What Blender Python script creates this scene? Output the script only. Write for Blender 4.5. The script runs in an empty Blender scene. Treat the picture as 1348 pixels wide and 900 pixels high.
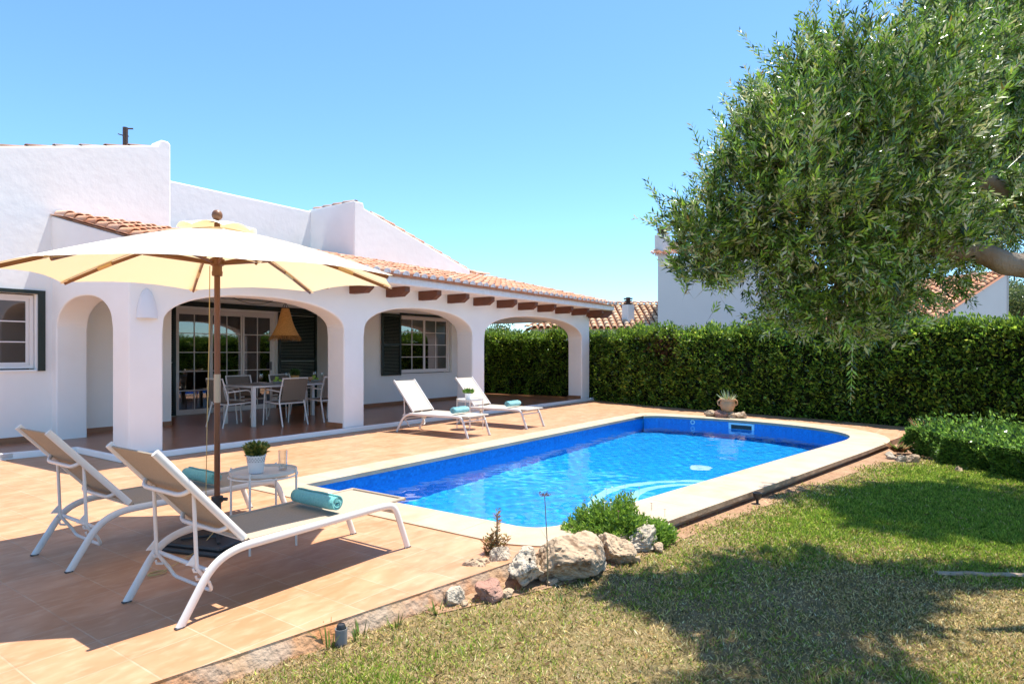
import bpy, bmesh, math, random
import numpy as np
from mathutils import Vector, Matrix, noise
from mathutils.geometry import tessellate_polygon
random.seed(7); RNG = np.random.default_rng(11)
R = math.radians
SC = bpy.context.scene; COL = SC.collection
# ------------------------------------------------------------------ camera
CX, HY, F, H = 674.0, 464.0, 825.0, 1.42
AN = math.atan2(582, 825); CA, SA = math.cos(AN), math.sin(AN)
def w2(l, d): return (l*SA + d*CA, -l*CA + d*SA)
cam = bpy.data.cameras.new('camera'); camo = bpy.data.objects.new('camera', cam); COL.objects.link(camo)
camo.location = (0, 0, H); camo.rotation_euler = (R(90), 0, -math.atan2(CA, SA))
cam.lens = F/1348*36; cam.sensor_width = 36; cam.shift_y = 14/1348; cam.clip_end = 2000; cam.clip_start = 0.05
SC.camera = camo
# ------------------------------------------------------------------ world, sun
SUN = Vector((.29, -.09, 1)).normalized()
w = bpy.data.worlds.new('World'); SC.world = w; w.use_nodes = True
nt = w.node_tree; sky = nt.nodes.new('ShaderNodeTexSky'); sky.sky_type = 'NISHITA'; sky.sun_disc = False
sky.sun_elevation = math.asin(SUN.z); sky.sun_rotation = math.atan2(SUN.x, SUN.y)
sky.air_density = .85; sky.dust_density = 0.1; sky.ozone_density = 3.0; sky.altitude = 0
bg = nt.nodes['Background']; bg.inputs[1].default_value = .14
tn = nt.nodes.new('ShaderNodeMix'); tn.data_type = 'RGBA'; tn.blend_type = 'MULTIPLY'; tn.inputs[0].default_value = 1; tn.inputs[7].default_value = (.68, .89, .99, 1)
nt.links.new(sky.outputs[0], tn.inputs[6]); nt.links.new(tn.outputs[2], bg.inputs[0])
sl = bpy.data.lights.new('sun', 'SUN'); sl.energy = 4.7; sl.angle = R(.5); sl.color = (1, .95, .87)
so = bpy.data.objects.new('sun', sl); COL.objects.link(so); so.rotation_euler = SUN.to_track_quat('Z', 'Y').to_euler()
SC.view_settings.view_transform = 'Standard'; SC.view_settings.look = 'None'
SC.view_settings.exposure = 1.12; SC.view_settings.gamma = 1
SC.render.engine = 'CYCLES'
cy = SC.cycles; cy.use_denoising = True
try: cy.denoiser = 'OPENIMAGEDENOISE'
except Exception: pass
cy.max_bounces = 8; cy.diffuse_bounces = 4; cy.glossy_bounces = 4; cy.transmission_bounces = 6; cy.transparent_max_bounces = 12
cy.sample_clamp_indirect = 6
# ------------------------------------------------------------------ materials
def mat(name, c, rough=.6, c2=None, scale=3, mix=.5, bump=0, bscale=40, metal=0, spec=.5, attr=False, c3=None, scale3=20, detail=5, stretch=None, trans=0, sheen=0, contrast=(.35, .65)):
    m = bpy.data.materials.new(name); m.use_nodes = True; n = m.node_tree; L = n.links.new
    b = n.nodes['Principled BSDF']; b.inputs['Roughness'].default_value = rough; b.inputs['Metallic'].default_value = metal
    b.inputs['Specular IOR Level'].default_value = spec; b.inputs['Base Color'].default_value = (*c, 1)
    if sheen: b.inputs['Sheen Weight'].default_value = sheen
    tc = n.nodes.new('ShaderNodeTexCoord'); src = tc.outputs['Object']
    if stretch:
        mp = n.nodes.new('ShaderNodeMapping'); mp.inputs['Scale'].default_value = stretch; L(src, mp.inputs[0]); src = mp.outputs[0]
    cur = None
    if attr:
        a = n.nodes.new('ShaderNodeAttribute'); a.attribute_name = 'tint'; cur = a.outputs['Color']
    for (cc, s) in ((c2, scale), (c3, scale3)):
        if cc is None: continue
        t = n.nodes.new('ShaderNodeTexNoise'); t.inputs['Scale'].default_value = s; t.inputs['Detail'].default_value = detail; L(src, t.inputs['Vector'])
        r = n.nodes.new('ShaderNodeMapRange'); r.inputs[1].default_value = contrast[0]; r.inputs[2].default_value = contrast[1]; r.inputs[4].default_value = mix if cc is c2 else mix*.8
        L(t.outputs[0], r.inputs[0])
        x = n.nodes.new('ShaderNodeMix'); x.data_type = 'RGBA'; L(r.outputs[0], x.inputs[0])
        if cur is None: x.inputs[6].default_value = (*c, 1)
        else: L(cur, x.inputs[6])
        x.inputs[7].default_value = (*cc, 1); cur = x.outputs[2]
    if cur is not None: L(cur, b.inputs['Base Color'])
    if bump:
        t = n.nodes.new('ShaderNodeTexNoise'); t.inputs['Scale'].default_value = bscale; t.inputs['Detail'].default_value = 6; L(src, t.inputs['Vector'])
        bp = n.nodes.new('ShaderNodeBump'); bp.inputs['Strength'].default_value = bump; bp.inputs['Distance'].default_value = .02
        L(t.outputs[0], bp.inputs['Height']); L(bp.outputs[0], b.inputs['Normal'])
    if trans:
        tr = n.nodes.new('ShaderNodeBsdfTranslucent'); mx = n.nodes.new('ShaderNodeMixShader'); mx.inputs[0].default_value = trans
        if cur is not None: L(cur, tr.inputs[0])
        else: tr.inputs[0].default_value = (*c, 1)
        o = n.nodes['Material Output']; L(b.outputs[0], mx.inputs[1]); L(tr.outputs[0], mx.inputs[2]); L(mx.outputs[0], o.inputs[0])
    return m
def tile_mat(name, tint=(1, 1, 1), rough=.45, cell=.333, off=(1.35, 3.12), sat=1):
    m = bpy.data.materials.new(name); m.use_nodes = True; n = m.node_tree; L = n.links.new; b = n.nodes['Principled BSDF']
    tc = n.nodes.new('ShaderNodeTexCoord'); mp = n.nodes.new('ShaderNodeMapping'); mp.inputs['Location'].default_value = (-off[0], -off[1], 0); L(tc.outputs['Object'], mp.inputs[0])
    br = n.nodes.new('ShaderNodeTexBrick'); br.offset = 0; br.inputs['Scale'].default_value = 1; br.inputs['Brick Width'].default_value = cell; br.inputs['Row Height'].default_value = cell
    br.inputs['Mortar Size'].default_value = .0055; br.inputs['Mortar Smooth'].default_value = .3
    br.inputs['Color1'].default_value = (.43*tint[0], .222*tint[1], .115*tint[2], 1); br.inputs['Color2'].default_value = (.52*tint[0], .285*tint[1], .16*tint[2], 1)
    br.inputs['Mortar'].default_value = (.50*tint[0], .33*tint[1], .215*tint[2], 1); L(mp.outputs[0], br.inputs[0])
    mp2 = n.nodes.new('ShaderNodeMapping'); mp2.inputs['Scale'].default_value = (1, 2.2, 1); L(tc.outputs['Object'], mp2.inputs[0])
    t = n.nodes.new('ShaderNodeTexNoise'); t.inputs['Scale'].default_value = 3.2; t.inputs['Detail'].default_value = 7; t.inputs['Distortion'].default_value = .4; L(mp2.outputs[0], t.inputs['Vector'])
    r = n.nodes.new('ShaderNodeMapRange'); r.inputs[1].default_value = .38; r.inputs[2].default_value = .68; r.inputs[4].default_value = .75; L(t.outputs[0], r.inputs[0])
    x = n.nodes.new('ShaderNodeMix'); x.data_type = 'RGBA'; L(r.outputs[0], x.inputs[0]); L(br.outputs[0], x.inputs[6]); x.inputs[7].default_value = (.37*tint[0], .165*tint[1], .072*tint[2], 1)
    t2 = n.nodes.new('ShaderNodeTexNoise'); t2.inputs['Scale'].default_value = 9; t2.inputs['Detail'].default_value = 8; L(mp2.outputs[0], t2.inputs['Vector'])
    r2 = n.nodes.new('ShaderNodeMapRange'); r2.inputs[1].default_value = .5; r2.inputs[2].default_value = .7; r2.inputs[4].default_value = .45; L(t2.outputs[0], r2.inputs[0])
    x2 = n.nodes.new('ShaderNodeMix'); x2.data_type = 'RGBA'; L(r2.outputs[0], x2.inputs[0]); L(x.outputs[2], x2.inputs[6]); x2.inputs[7].default_value = (.54*tint[0], .34*tint[1], .215*tint[2], 1)
    L(x2.outputs[2], b.inputs['Base Color']); b.inputs['Roughness'].default_value = rough
    bp = n.nodes.new('ShaderNodeBump'); bp.invert = True; bp.inputs['Strength'].default_value = .6; bp.inputs['Distance'].default_value = .004; L(br.outputs[1], bp.inputs['Height']); L(bp.outputs[0], b.inputs['Normal'])
    return m
M = {}
M['deck'] = tile_mat('deck_tile')
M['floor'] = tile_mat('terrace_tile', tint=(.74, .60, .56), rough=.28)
M['white'] = mat('plaster', (.91, .895, .855), .9, c2=(.86, .84, .79), scale=1.7, mix=.6, bump=.22, bscale=7, spec=.2)
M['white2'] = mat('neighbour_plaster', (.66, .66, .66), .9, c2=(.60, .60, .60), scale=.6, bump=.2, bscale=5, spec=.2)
M['whitelime'] = mat('limewash', (.88, .85, .82), .9, c2=(.72, .62, .54), scale=14, mix=.35, bump=.4, bscale=30, spec=.2)
M['terra'] = mat('roof_tile', (.5, .2, .1), .85, attr=True, c2=(.55, .40, .30), scale=5, mix=.45, bump=.4, bscale=60, spec=.2)
M['channel'] = mat('roof_channel', (.30, .14, .085), .9, c2=(.16, .09, .06), scale=6, spec=.1)
M['skirt'] = mat('skirting', (.30, .13, .06), .4, c2=(.38, .18, .09), scale=5)
M['wood'] = mat('beam_wood', (.17, .062, .032), .6, c2=(.09, .03, .018), scale=4, stretch=(8, 1, 8), bump=.4, bscale=12)
M['parasol_wood'] = mat('parasol_wood', (.17, .06, .022), .4, c2=(.10, .034, .014), scale=6, stretch=(10, 10, .6))
M['rib_wood'] = mat('rib_wood', (.22, .095, .035), .45, c2=(.13, .05, .02), scale=9)
M['canvas'] = mat('canvas', (.88, .84, .74), .9, bump=.1, bscale=200, spec=.1, trans=.30)
for _n in M['canvas'].node_tree.nodes:
    if _n.type == 'BSDF_TRANSLUCENT': _n.inputs[0].default_value = (.90, .66, .34, 1)
M['frame'] = mat('powder_coat', (.72, .68, .63), .38, c2=(.74, .71, .68), scale=10)
M['sling'] = mat('sling', (.42, .35, .27), .85, c2=(.36, .295, .22), scale=90, mix=.7, spec=.2, bump=.25, bscale=400, trans=.08)
M['sling_light'] = mat('sling_light', (.53, .47, .395), .85, c2=(.47, .41, .34), scale=90, mix=.7, spec=.2, trans=.1)
M['chairmesh'] = mat('chair_fabric', (.20, .165, .13), .85, c2=(.165, .13, .10), scale=60, spec=.2)
M['rubber'] = mat('rubber', (.06, .06, .06), .7)
M['towel'] = mat('towel', (.24, .74, .70), .95, c2=(.16, .60, .58), scale=60, mix=.7, bump=.9, bscale=260, sheen=.4, spec=.1)
M['towel2'] = mat('towel_pale', (.30, .66, .68), .95, c2=(.22, .58, .62), scale=60, mix=.7, bump=.9, bscale=260, sheen=.4, spec=.1)
M['tray'] = mat('tray', (.60, .58, .54), .3, c2=(.55, .53, .50), scale=7)
M['potwhite'] = mat('pot_white', (.78, .79, .79), .35)
M['blackplastic'] = mat('black_plastic', (.025, .026, .028), .5, c2=(.045, .045, .045), scale=12)
M['greyplastic'] = mat('grey_plastic', (.19, .195, .20), .5, c2=(.15, .155, .16), scale=8)
M['green_frame'] = mat('green_shutter', (.010, .022, .017), .45)
M['upvc'] = mat('window_frame', (.78, .74, .70), .4)
M['gap'] = mat('seal', (.05, .05, .05), .8)
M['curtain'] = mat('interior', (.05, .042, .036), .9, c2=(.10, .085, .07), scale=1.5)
M['coping'] = mat('coping_stone', (.45, .35, .24), .6, c2=(.34, .245, .155), scale=4, mix=.8, bump=.15, bscale=60, c3=(.49, .39, .285), scale3=1.2, spec=.3)
M['copedge'] = mat('coping_edge', (.50, .35, .22), .85, c2=(.30, .20, .12), scale=5, mix=.8, bump=.5, bscale=30)
M['joint'] = mat('joint', (.50, .42, .34), .9)
M['concrete'] = mat('stained_concrete', (.46, .30, .18), .95, c2=(.46, .20, .08), scale=2.6, mix=.85, c3=(.42, .33, .25), scale3=5, bump=1, bscale=24, contrast=(.42, .58), spec=.1)
M['soil'] = mat('soil', (.34, .20, .12), 1, c2=(.46, .32, .20), scale=3, c3=(.14, .08, .045), scale3=25, bump=1, bscale=50, spec=.1)
M['rock'] = mat('limestone', (.42, .31, .205), .95, c2=(.14, .08, .045), scale=8, mix=.85, c3=(.47, .38, .28), scale3=4, bump=1, bscale=26, spec=.15, contrast=(.52, .62))  # sharp dark noise puts the shade of crevices into the colour
M['rock_white'] = mat('pale_limestone', (.45, .38, .29), .95, c2=(.09, .07, .05), scale=11, mix=.85, c3=(.50, .45, .36), scale3=4, bump=1, bscale=30, spec=.15, contrast=(.54, .62))  # dark noise blotches stand in for shaded holes in the stone
M['rock_red'] = mat('red_rock', (.32, .17, .125), .95, c2=(.20, .10, .07), scale=9, mix=.7, c3=(.46, .30, .23), scale3=4, bump=1, bscale=24, spec=.15)
M['bark'] = mat('olive_bark', (.24, .175, .12), .95, c2=(.07, .05, .035), scale=10, mix=.8, bump=1, bscale=25, stretch=(1, 1, 1), c3=(.42, .36, .29), scale3=5, spec=.1)
M['twig'] = mat('twig', (.20, .17, .09), .9)
M['leaf'] = mat('leaf', (.08, .12, .03), .33, attr=True, spec=.55, trans=.22)
M['hedgeleaf'] = mat('hedge_leaf', (.06, .12, .02), .33, attr=True, spec=.6, trans=.45)
M['blade'] = mat('grass_blade', (.1, .15, .03), .6, attr=True, spec=.25, trans=.4)
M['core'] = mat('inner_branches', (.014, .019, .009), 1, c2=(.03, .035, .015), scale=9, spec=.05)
M['clay'] = mat('terracotta_clay', (.56, .32, .16), .8, c2=(.46, .24, .11), scale=9, bump=.4, bscale=40)
M['straw'] = mat('woven_straw', (.74, .40, .12), .85, c2=(.46, .22, .06), scale=40, mix=.8, stretch=(1, 1, 3), bump=.8, bscale=80)
M['metal'] = mat('steel', (.45, .44, .42), .35, metal=1)
M['rust'] = mat('dark_metal', (.07, .05, .045), .7, metal=.4, c2=(.12, .05, .03), scale=20)
M['brass'] = mat('brass', (.55, .40, .2), .4, metal=.8)
M['rope'] = mat('rope', (.52, .38, .16), .8)
M['apple'] = mat('apple', (.32, .48, .05), .35)
M['cloth'] = mat('plate', (.72, .72, .72), .3)
M['stone_grey'] = mat('table_top', (.30, .28, .26), .3, c2=(.26, .24, .22), scale=8)
M['sconce'] = mat('sconce_plaster', (.78, .79, .80), .85)
M['poolfit'] = mat('pool_fitting', (.55, .80, .85), .4)
M['strip'] = mat('edging', (.42, .31, .22), .9, c2=(.26, .18, .11), scale=4, bump=.6, bscale=30)
M['plantgreen'] = mat('succulent', (.18, .24, .12), .5, attr=True, trans=.1)
def glass(name, col=(.95, .97, .97), mixv=.12):
    m = bpy.data.materials.new(name); m.use_nodes = True; n = m.node_tree; L = n.links.new
    for x in list(n.nodes):
        if x.type == 'BSDF_PRINCIPLED': n.nodes.remove(x)
    t = n.nodes.new('ShaderNodeBsdfTransparent'); t.inputs[0].default_value = (*col, 1)
    g = n.nodes.new('ShaderNodeBsdfGlossy'); g.inputs['Roughness'].default_value = .02
    lw = n.nodes.new('ShaderNodeLayerWeight'); lw.inputs[0].default_value = .25
    r = n.nodes.new('ShaderNodeMapRange'); r.inputs[3].default_value = mixv; r.inputs[4].default_value = .9; L(lw.outputs[1], r.inputs[0])
    mx = n.nodes.new('ShaderNodeMixShader'); L(r.outputs[0], mx.inputs[0]); L(t.outputs[0], mx.inputs[1]); L(g.outputs[0], mx.inputs[2])
    L(mx.outputs[0], n.nodes['Material Output'].inputs[0]); return m
M['glass'] = glass('window_glass', (.35, .36, .36), .16); M['drinkglass'] = glass('drinking_glass', (.95, .97, .97), .06)
def water_mat():
    m = bpy.data.materials.new('pool_water'); m.use_nodes = True; n = m.node_tree; b = n.nodes['Principled BSDF']
    b.inputs['Base Color'].default_value = (.86, .97, 1, 1); b.inputs['Transmission Weight'].default_value = 1; b.inputs['IOR'].default_value = 1.33
    b.inputs['Roughness'].default_value = 0
    return m
M['water'] = water_mat()
def mosaic():
    m = bpy.data.materials.new('pool_mosaic'); m.use_nodes = True; n = m.node_tree; L = n.links.new; b = n.nodes['Principled BSDF']
    tc = n.nodes.new('ShaderNodeTexCoord')
    v = n.nodes.new('ShaderNodeVectorMath'); v.operation = 'SCALE'; v.inputs['Scale'].default_value = 1/.03; L(tc.outputs['Object'], v.inputs[0])
    wn = n.nodes.new('ShaderNodeTexWhiteNoise'); fl = n.nodes.new('ShaderNodeVectorMath'); fl.operation = 'FLOOR'; L(v.outputs[0], fl.inputs[0]); L(fl.outputs[0], wn.inputs[0])
    fr = n.nodes.new('ShaderNodeVectorMath'); fr.operation = 'FRACTION'; L(v.outputs[0], fr.inputs[0])
    x = n.nodes.new('ShaderNodeMix'); x.data_type = 'RGBA'; L(wn.outputs[0], x.inputs[0]); x.inputs[6].default_value = (.003, .31, .74, 1); x.inputs[7].default_value = (.006, .43, .84, 1)
    L(x.outputs[2], b.inputs['Base Color']); b.inputs['Roughness'].default_value = .35
    return m
M['mosaic'] = mosaic(); M['mosaic_wall_shaded'] = M['mosaic'].copy()  # wall copy darkened: shade on the pool sides is put into its colour
for _n in M['mosaic_wall_shaded'].node_tree.nodes:
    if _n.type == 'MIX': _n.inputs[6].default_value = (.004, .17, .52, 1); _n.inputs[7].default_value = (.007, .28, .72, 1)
M['nosing'] = mat('step_nosing', (.36, .74, .84), .5)
# ------------------------------------------------------------------ mesh builder
def wloc(o):
    v = Vector((0, 0, 0))
    while o is not None: v += o.location; o = o.parent
    return v
class MB:
    def __init__(s): s.v = []; s.f = []; s.mi = []; s.c = None
    def face(s, idx, mi=0): s.f.append(tuple(idx)); s.mi.append(mi)
    def quad(s, a, b, c, d, mi=0):
        k = len(s.v); s.v += [tuple(a), tuple(b), tuple(c), tuple(d)]; s.face((k, k+1, k+2, k+3), mi)
    def poly(s, pts, mi=0):
        k = len(s.v); s.v += [tuple(p) for p in pts]; s.face(range(k, k+len(pts)), mi)
    def box(s, x0, x1, y0, y1, z0, z1, mi=0, mt=None):
        k = len(s.v); P = [(x0,y0,z0),(x1,y0,z0),(x1,y1,z0),(x0,y1,z0),(x0,y0,z1),(x1,y0,z1),(x1,y1,z1),(x0,y1,z1)]
        if mt is not None: P = [tuple(mt @ Vector(p)) for p in P]
        s.v += P
        for q in ((0,3,2,1),(4,5,6,7),(0,1,5,4),(1,2,6,5),(2,3,7,6),(3,0,4,7)): s.face([k+i for i in q], mi)
    def prism(s, pts, d, mi=0):
        """pts closed outline (3-D), extruded by vector d"""
        n = len(pts); k = len(s.v); d = Vector(d)
        s.v += [tuple(p) for p in pts] + [tuple(Vector(p)+d) for p in pts]
        s.face(range(k+n-1, k-1, -1), mi); s.face(range(k+n, k+2*n), mi)
        for i in range(n): s.face((k+i, k+(i+1) % n, k+n+(i+1) % n, k+n+i), mi)
    def tube(s, pts, ra, rb=None, ref=None, n=8, mi=0, cap=True, close=False):
        pts = [Vector(p) for p in pts]; N = len(pts)
        ras = ra if isinstance(ra, (list, tuple)) else [ra]*N
        rbs = ras if rb is None else (rb if isinstance(rb, (list, tuple)) else [rb]*N)
        k0 = len(s.v); side = None
        for i, p in enumerate(pts):
            if close: t = pts[(i+1) % N]-pts[i-1]
            else: t = pts[min(i+1, N-1)]-pts[max(i-1, 0)]
            t.normalize()
            if ref is not None: sd = Vector(ref); sd = (sd - t*sd.dot(t)).normalized()
            else:
                if side is None: side = Vector((0, 0, 1)) if abs(t.z) < .9 else Vector((1, 0, 0))
                sd = (side - t*side.dot(t)).normalized(); side = sd
            nm = t.cross(sd)
            for j in range(n):
                a = 2*math.pi*j/n
                s.v.append(tuple(p + sd*ras[i]*math.cos(a) + nm*rbs[i]*math.sin(a)))
        M_ = N if close else N-1
        for i in range(M_):
            for j in range(n):
                a = k0+i*n+j; b = k0+i*n+(j+1) % n; i2 = (i+1) % N
                s.face((a, b, k0+i2*n+(j+1) % n, k0+i2*n+j), mi)
        if cap and not close:
            s.face([k0+j for j in range(n)][::-1], mi); s.face([k0+(N-1)*n+j for j in range(n)], mi)
    def lathe(s, prof, c=(0, 0, 0), n=24, mi=0, sx=1, sy=1):
        k = len(s.v)
        for (r, z) in prof:
            for j in range(n):
                a = 2*math.pi*j/n; s.v.append((c[0]+r*sx*math.cos(a), c[1]+r*sy*math.sin(a), c[2]+z))
        for i in range(len(prof)-1):
            for j in range(n): s.face((k+i*n+j, k+i*n+(j+1) % n, k+(i+1)*n+(j+1) % n, k+(i+1)*n+j), mi)
        if prof[0][0] > 1e-4: s.face([k+j for j in range(n)][::-1], mi)
        if prof[-1][0] > 1e-4: s.face([k+(len(prof)-1)*n+j for j in range(n)], mi)
    def build(s, name, mats, parent=None, smooth=False, bevel=0, seg=2, local=False, weld=False, doubles=False):
        me = bpy.data.meshes.new(name)
        off = Vector((0, 0, 0)) if local else wloc(parent)
        me.from_pydata([(p[0]-off.x, p[1]-off.y, p[2]-off.z) for p in s.v], [], s.f)
        for m in (mats if isinstance(mats, (list, tuple)) else [mats]): me.materials.append(m)
        if any(s.mi): me.polygons.foreach_set('material_index', s.mi)
        if doubles or bevel:
            bm = bmesh.new(); bm.from_mesh(me); bmesh.ops.remove_doubles(bm, verts=bm.verts, dist=1e-4); bmesh.ops.recalc_face_normals(bm, faces=bm.faces); bm.to_mesh(me); bm.free()
        if smooth: me.polygons.foreach_set('use_smooth', [True]*len(me.polygons)); 
        o = bpy.data.objects.new(name, me); COL.objects.link(o); o.parent = parent
        if smooth:
            try: me.set_sharp_from_angle(angle=R(50))
            except Exception: pass
        if bevel:
            b = o.modifiers.new('bevel', 'BEVEL'); b.width = bevel; b.segments = seg; b.limit_method = 'ANGLE'; b.angle_limit = R(40)
        return o
def np_mesh(name, V, Fc, mats, parent=None, tint=None, mi=None, smooth=False, local=False):
    """V (n,3) array, Fc (m,k) array of face indices"""
    off = Vector((0, 0, 0)) if local else wloc(parent)
    V = np.asarray(V, dtype=np.float32) - np.array(off[:], dtype=np.float32)
    me = bpy.data.meshes.new(name); m, k = Fc.shape
    me.vertices.add(len(V)); me.vertices.foreach_set('co', V.ravel())
    me.loops.add(m*k); me.loops.foreach_set('vertex_index', Fc.astype(np.int32).ravel())
    me.polygons.add(m); me.polygons.foreach_set('loop_start', np.arange(0, m*k, k, dtype=np.int32))
    me.update(calc_edges=True)
    for q in (mats if isinstance(mats, (list, tuple)) else [mats]): me.materials.append(q)
    if mi is not None: me.polygons.foreach_set('material_index', np.asarray(mi, dtype=np.int32))
    if smooth: me.polygons.foreach_set('use_smooth', [True]*m)
    if tint is not None:
        a = me.color_attributes.new('tint', 'FLOAT_COLOR', 'POINT'); c = np.ones((len(V), 4), dtype=np.float32); c[:, :3] = tint; a.data.foreach_set('color', c.ravel())
    o = bpy.data.objects.new(name, me); COL.objects.link(o); o.parent = parent; return o
def leaves(P, D, Ln, Wd, tint, fold=.25):
    """arrays -> verts, faces, tint for folded leaf quads"""
    n = len(P); D = D/np.linalg.norm(D, axis=1, keepdims=True)
    r = RNG.normal(size=(n, 3)); S = np.cross(D, r); S /= np.linalg.norm(S, axis=1, keepdims=True); N = np.cross(S, D)
    Ln = Ln[:, None]; Wd = Wd[:, None]
    V = np.empty((n, 4, 3)); V[:, 0] = P; V[:, 1] = P + D*Ln*.45 + S*Wd*.5 + N*Wd*fold; V[:, 2] = P + D*Ln; V[:, 3] = P + D*Ln*.45 - S*Wd*.5 + N*Wd*fold
    Fc = np.arange(n*4).reshape(n, 4); T = np.repeat(tint[:, None, :], 4, axis=1)
    return V.reshape(-1, 3), Fc, T.reshape(-1, 3)
def tints(n, cols, jit=.18):
    cols = np.array(cols); c = cols[RNG.integers(0, len(cols), n)]; return np.clip(c*(1+RNG.normal(size=(n, 1))*jit), .003, .9)
def tag(o, label, cat, group=None):
    o['label'] = label; o['category'] = cat
    if group: o['group'] = group
    return o
def empty(name, loc, label, cat, group=None, rz=0):
    o = bpy.data.objects.new(name, None); COL.objects.link(o); o.location = loc; o.rotation_euler = (0, 0, rz); o.empty_display_size = .1
    return tag(o, label, cat, group)
def struct(o, kind='structure'): o['kind'] = kind; return o
def copy_tree(o, parent=None):
    c = o.copy(); COL.objects.link(c); c.parent = parent
    for ch in list(o.children): copy_tree(ch, c)
    return c
def fillet(pts, rad, n=6):
    P = [Vector(p) for p in pts]; out = [P[0]]
    for i in range(1, len(P)-1):
        a, b, c = P[i-1], P[i], P[i+1]; r = rad[i] if isinstance(rad, dict) and i in rad else (rad if not isinstance(rad, dict) else 0)
        if r <= 0: out.append(b); continue
        p = b+(a-b).normalized()*min(r, (a-b).length*.49); q = b+(c-b).normalized()*min(r, (c-b).length*.49)
        for k in range(n+1):
            t = k/n; out.append(p*(1-t)**2 + b*2*t*(1-t) + q*t*t)
    out.append(P[-1]); return out
def smooth_closed(pts, n=8, lin=()):
    """Catmull-Rom closed loop; segments in lin stay straight"""
    out = []; N = len(pts)
    for i in range(N):
        p0, p1, p2, p3 = [Vector((*pts[(i+k) % N], 0)) for k in (-1, 0, 1, 2)]
        if i in lin: out.append(p1.xy); continue
        for k in range(n):
            t = k/n; out.append((.5*((2*p1) + (p2-p0)*t + (2*p0-5*p1+4*p2-p3)*t*t + (3*p1-p0-3*p2+p3)*t**3)).xy)
    return [(p.x, p.y) for p in out]
def tess(loops, z, mb, mi=0):
    L3 = [[Vector((x, y, 0)) for x, y in lp] for lp in loops]; tris = tessellate_polygon(L3)
    flat = [p for lp in L3 for p in lp]; k = len(mb.v); mb.v += [(p.x, p.y, z) for p in flat]
    for t in tris:
        a, b, c = [flat[i] for i in t]
        if (b-a).cross(c-a).z < 0: t = t[::-1]
        mb.face([k+i for i in t], mi)
def wallstrip(loop, z0, z1, mb, mi=0, closed=True):
    n = len(loop); m = n if closed else n-1
    for i in range(m):
        a, b = loop[i], loop[(i+1) % n]; mb.quad((*a, z0), (*b, z0), (*b, z1), (*a, z1), mi)
def offset(loop, d):
    """grow (d>0) a counter-clockwise loop"""
    n = len(loop); out = []
    for i in range(n):
        a, b, c = Vector(loop[i-1]), Vector(loop[i]), Vector(loop[(i+1) % n])
        t1 = (b-a).normalized(); t2 = (c-b).normalized(); n1 = Vector((t1.y, -t1.x)); n2 = Vector((t2.y, -t2.x)); m = (n1+n2)
        if m.length < 1e-6: m = n1
        m.normalize(); k = d/max(.5, m.dot(n1)); out.append((b.x+m.x*k, b.y+m.y*k))
    return out
def at(x, y, d):
    l = (x-CX)*d/F; X, Y = w2(l, d); return Vector((X, Y, H+(HY-y)*d/F))
def vnoise(x, y, s, seed):
    rg = np.random.default_rng(seed); G = rg.random((256, 256)); u = x*s+1000; v = y*s+1000; i = np.floor(u).astype(int); j = np.floor(v).astype(int); a = u-i; b = v-j; a = a*a*(3-2*a); b = b*b*(3-2*b)
    g4 = lambda p, q: G[p % 256, q % 256]; return (g4(i, j)*(1-a)+g4(i+1, j)*a)*(1-b)+(g4(i, j+1)*(1-a)+g4(i+1, j+1)*a)*b
def onz(x, y, z=0):
    return at(x, y, F*(H-z)/(y-HY))
# ================================================================== SETTING
LZ = -.10
pool = [(4.19, 5.70), (4.18, 3.25), (4.19, 2.85), (4.33, 2.66), (4.62, 2.58), (5.82, 2.40), (8.22, 1.98), (10.6, 1.55), (11.6, 1.40), (12.25, 1.52), (12.85, 2.03), (13.28, 2.9), (13.46, 3.85), (13.44, 4.8), (13.38, 5.35), (13.12, 5.65), (12.7, 5.70)]
pool = smooth_closed(pool, 6, lin=(0, 16))           # counter-clockwise seen from above
cop_in = offset(pool, -.02)
cop_out = smooth_closed([(3.76, 6.08), (3.75, 3.2), (3.80, 2.6), (4.12, 2.18), (4.65, 2.02), (5.2, 1.93), (6.7, 1.66), (9.07, 1.24), (10.7, .96), (11.75, .84), (12.65, 1.12), (13.4, 1.85), (13.82, 2.85), (13.96, 3.9), (13.94, 5.0), (13.86, 5.75), (13.5, 6.05), (13.0, 6.09)], 6, lin=(0, 17))
def ccw(lp):
    a = sum(lp[i][0]*lp[(i+1) % len(lp)][1]-lp[(i+1) % len(lp)][0]*lp[i][1] for i in range(len(lp))); return lp if a > 0 else lp[::-1]
pool, cop_in, cop_out = ccw(pool), ccw(offset(ccw(pool), -.02)), ccw(cop_out)
# ground sheet
mb = MB(); tess([[(-160, -160), (260, -160), (260, 220), (-160, 220)], offset(pool, .12)], LZ, mb)
gm = mat('ground_earth', (.20, .145, .08), 1, c2=(.13, .12, .04), scale=1.2, mix=.8, c3=(.30, .21, .12), scale3=14, bump=.8, bscale=60, spec=.1)
struct(mb.build('ground', gm))
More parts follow.
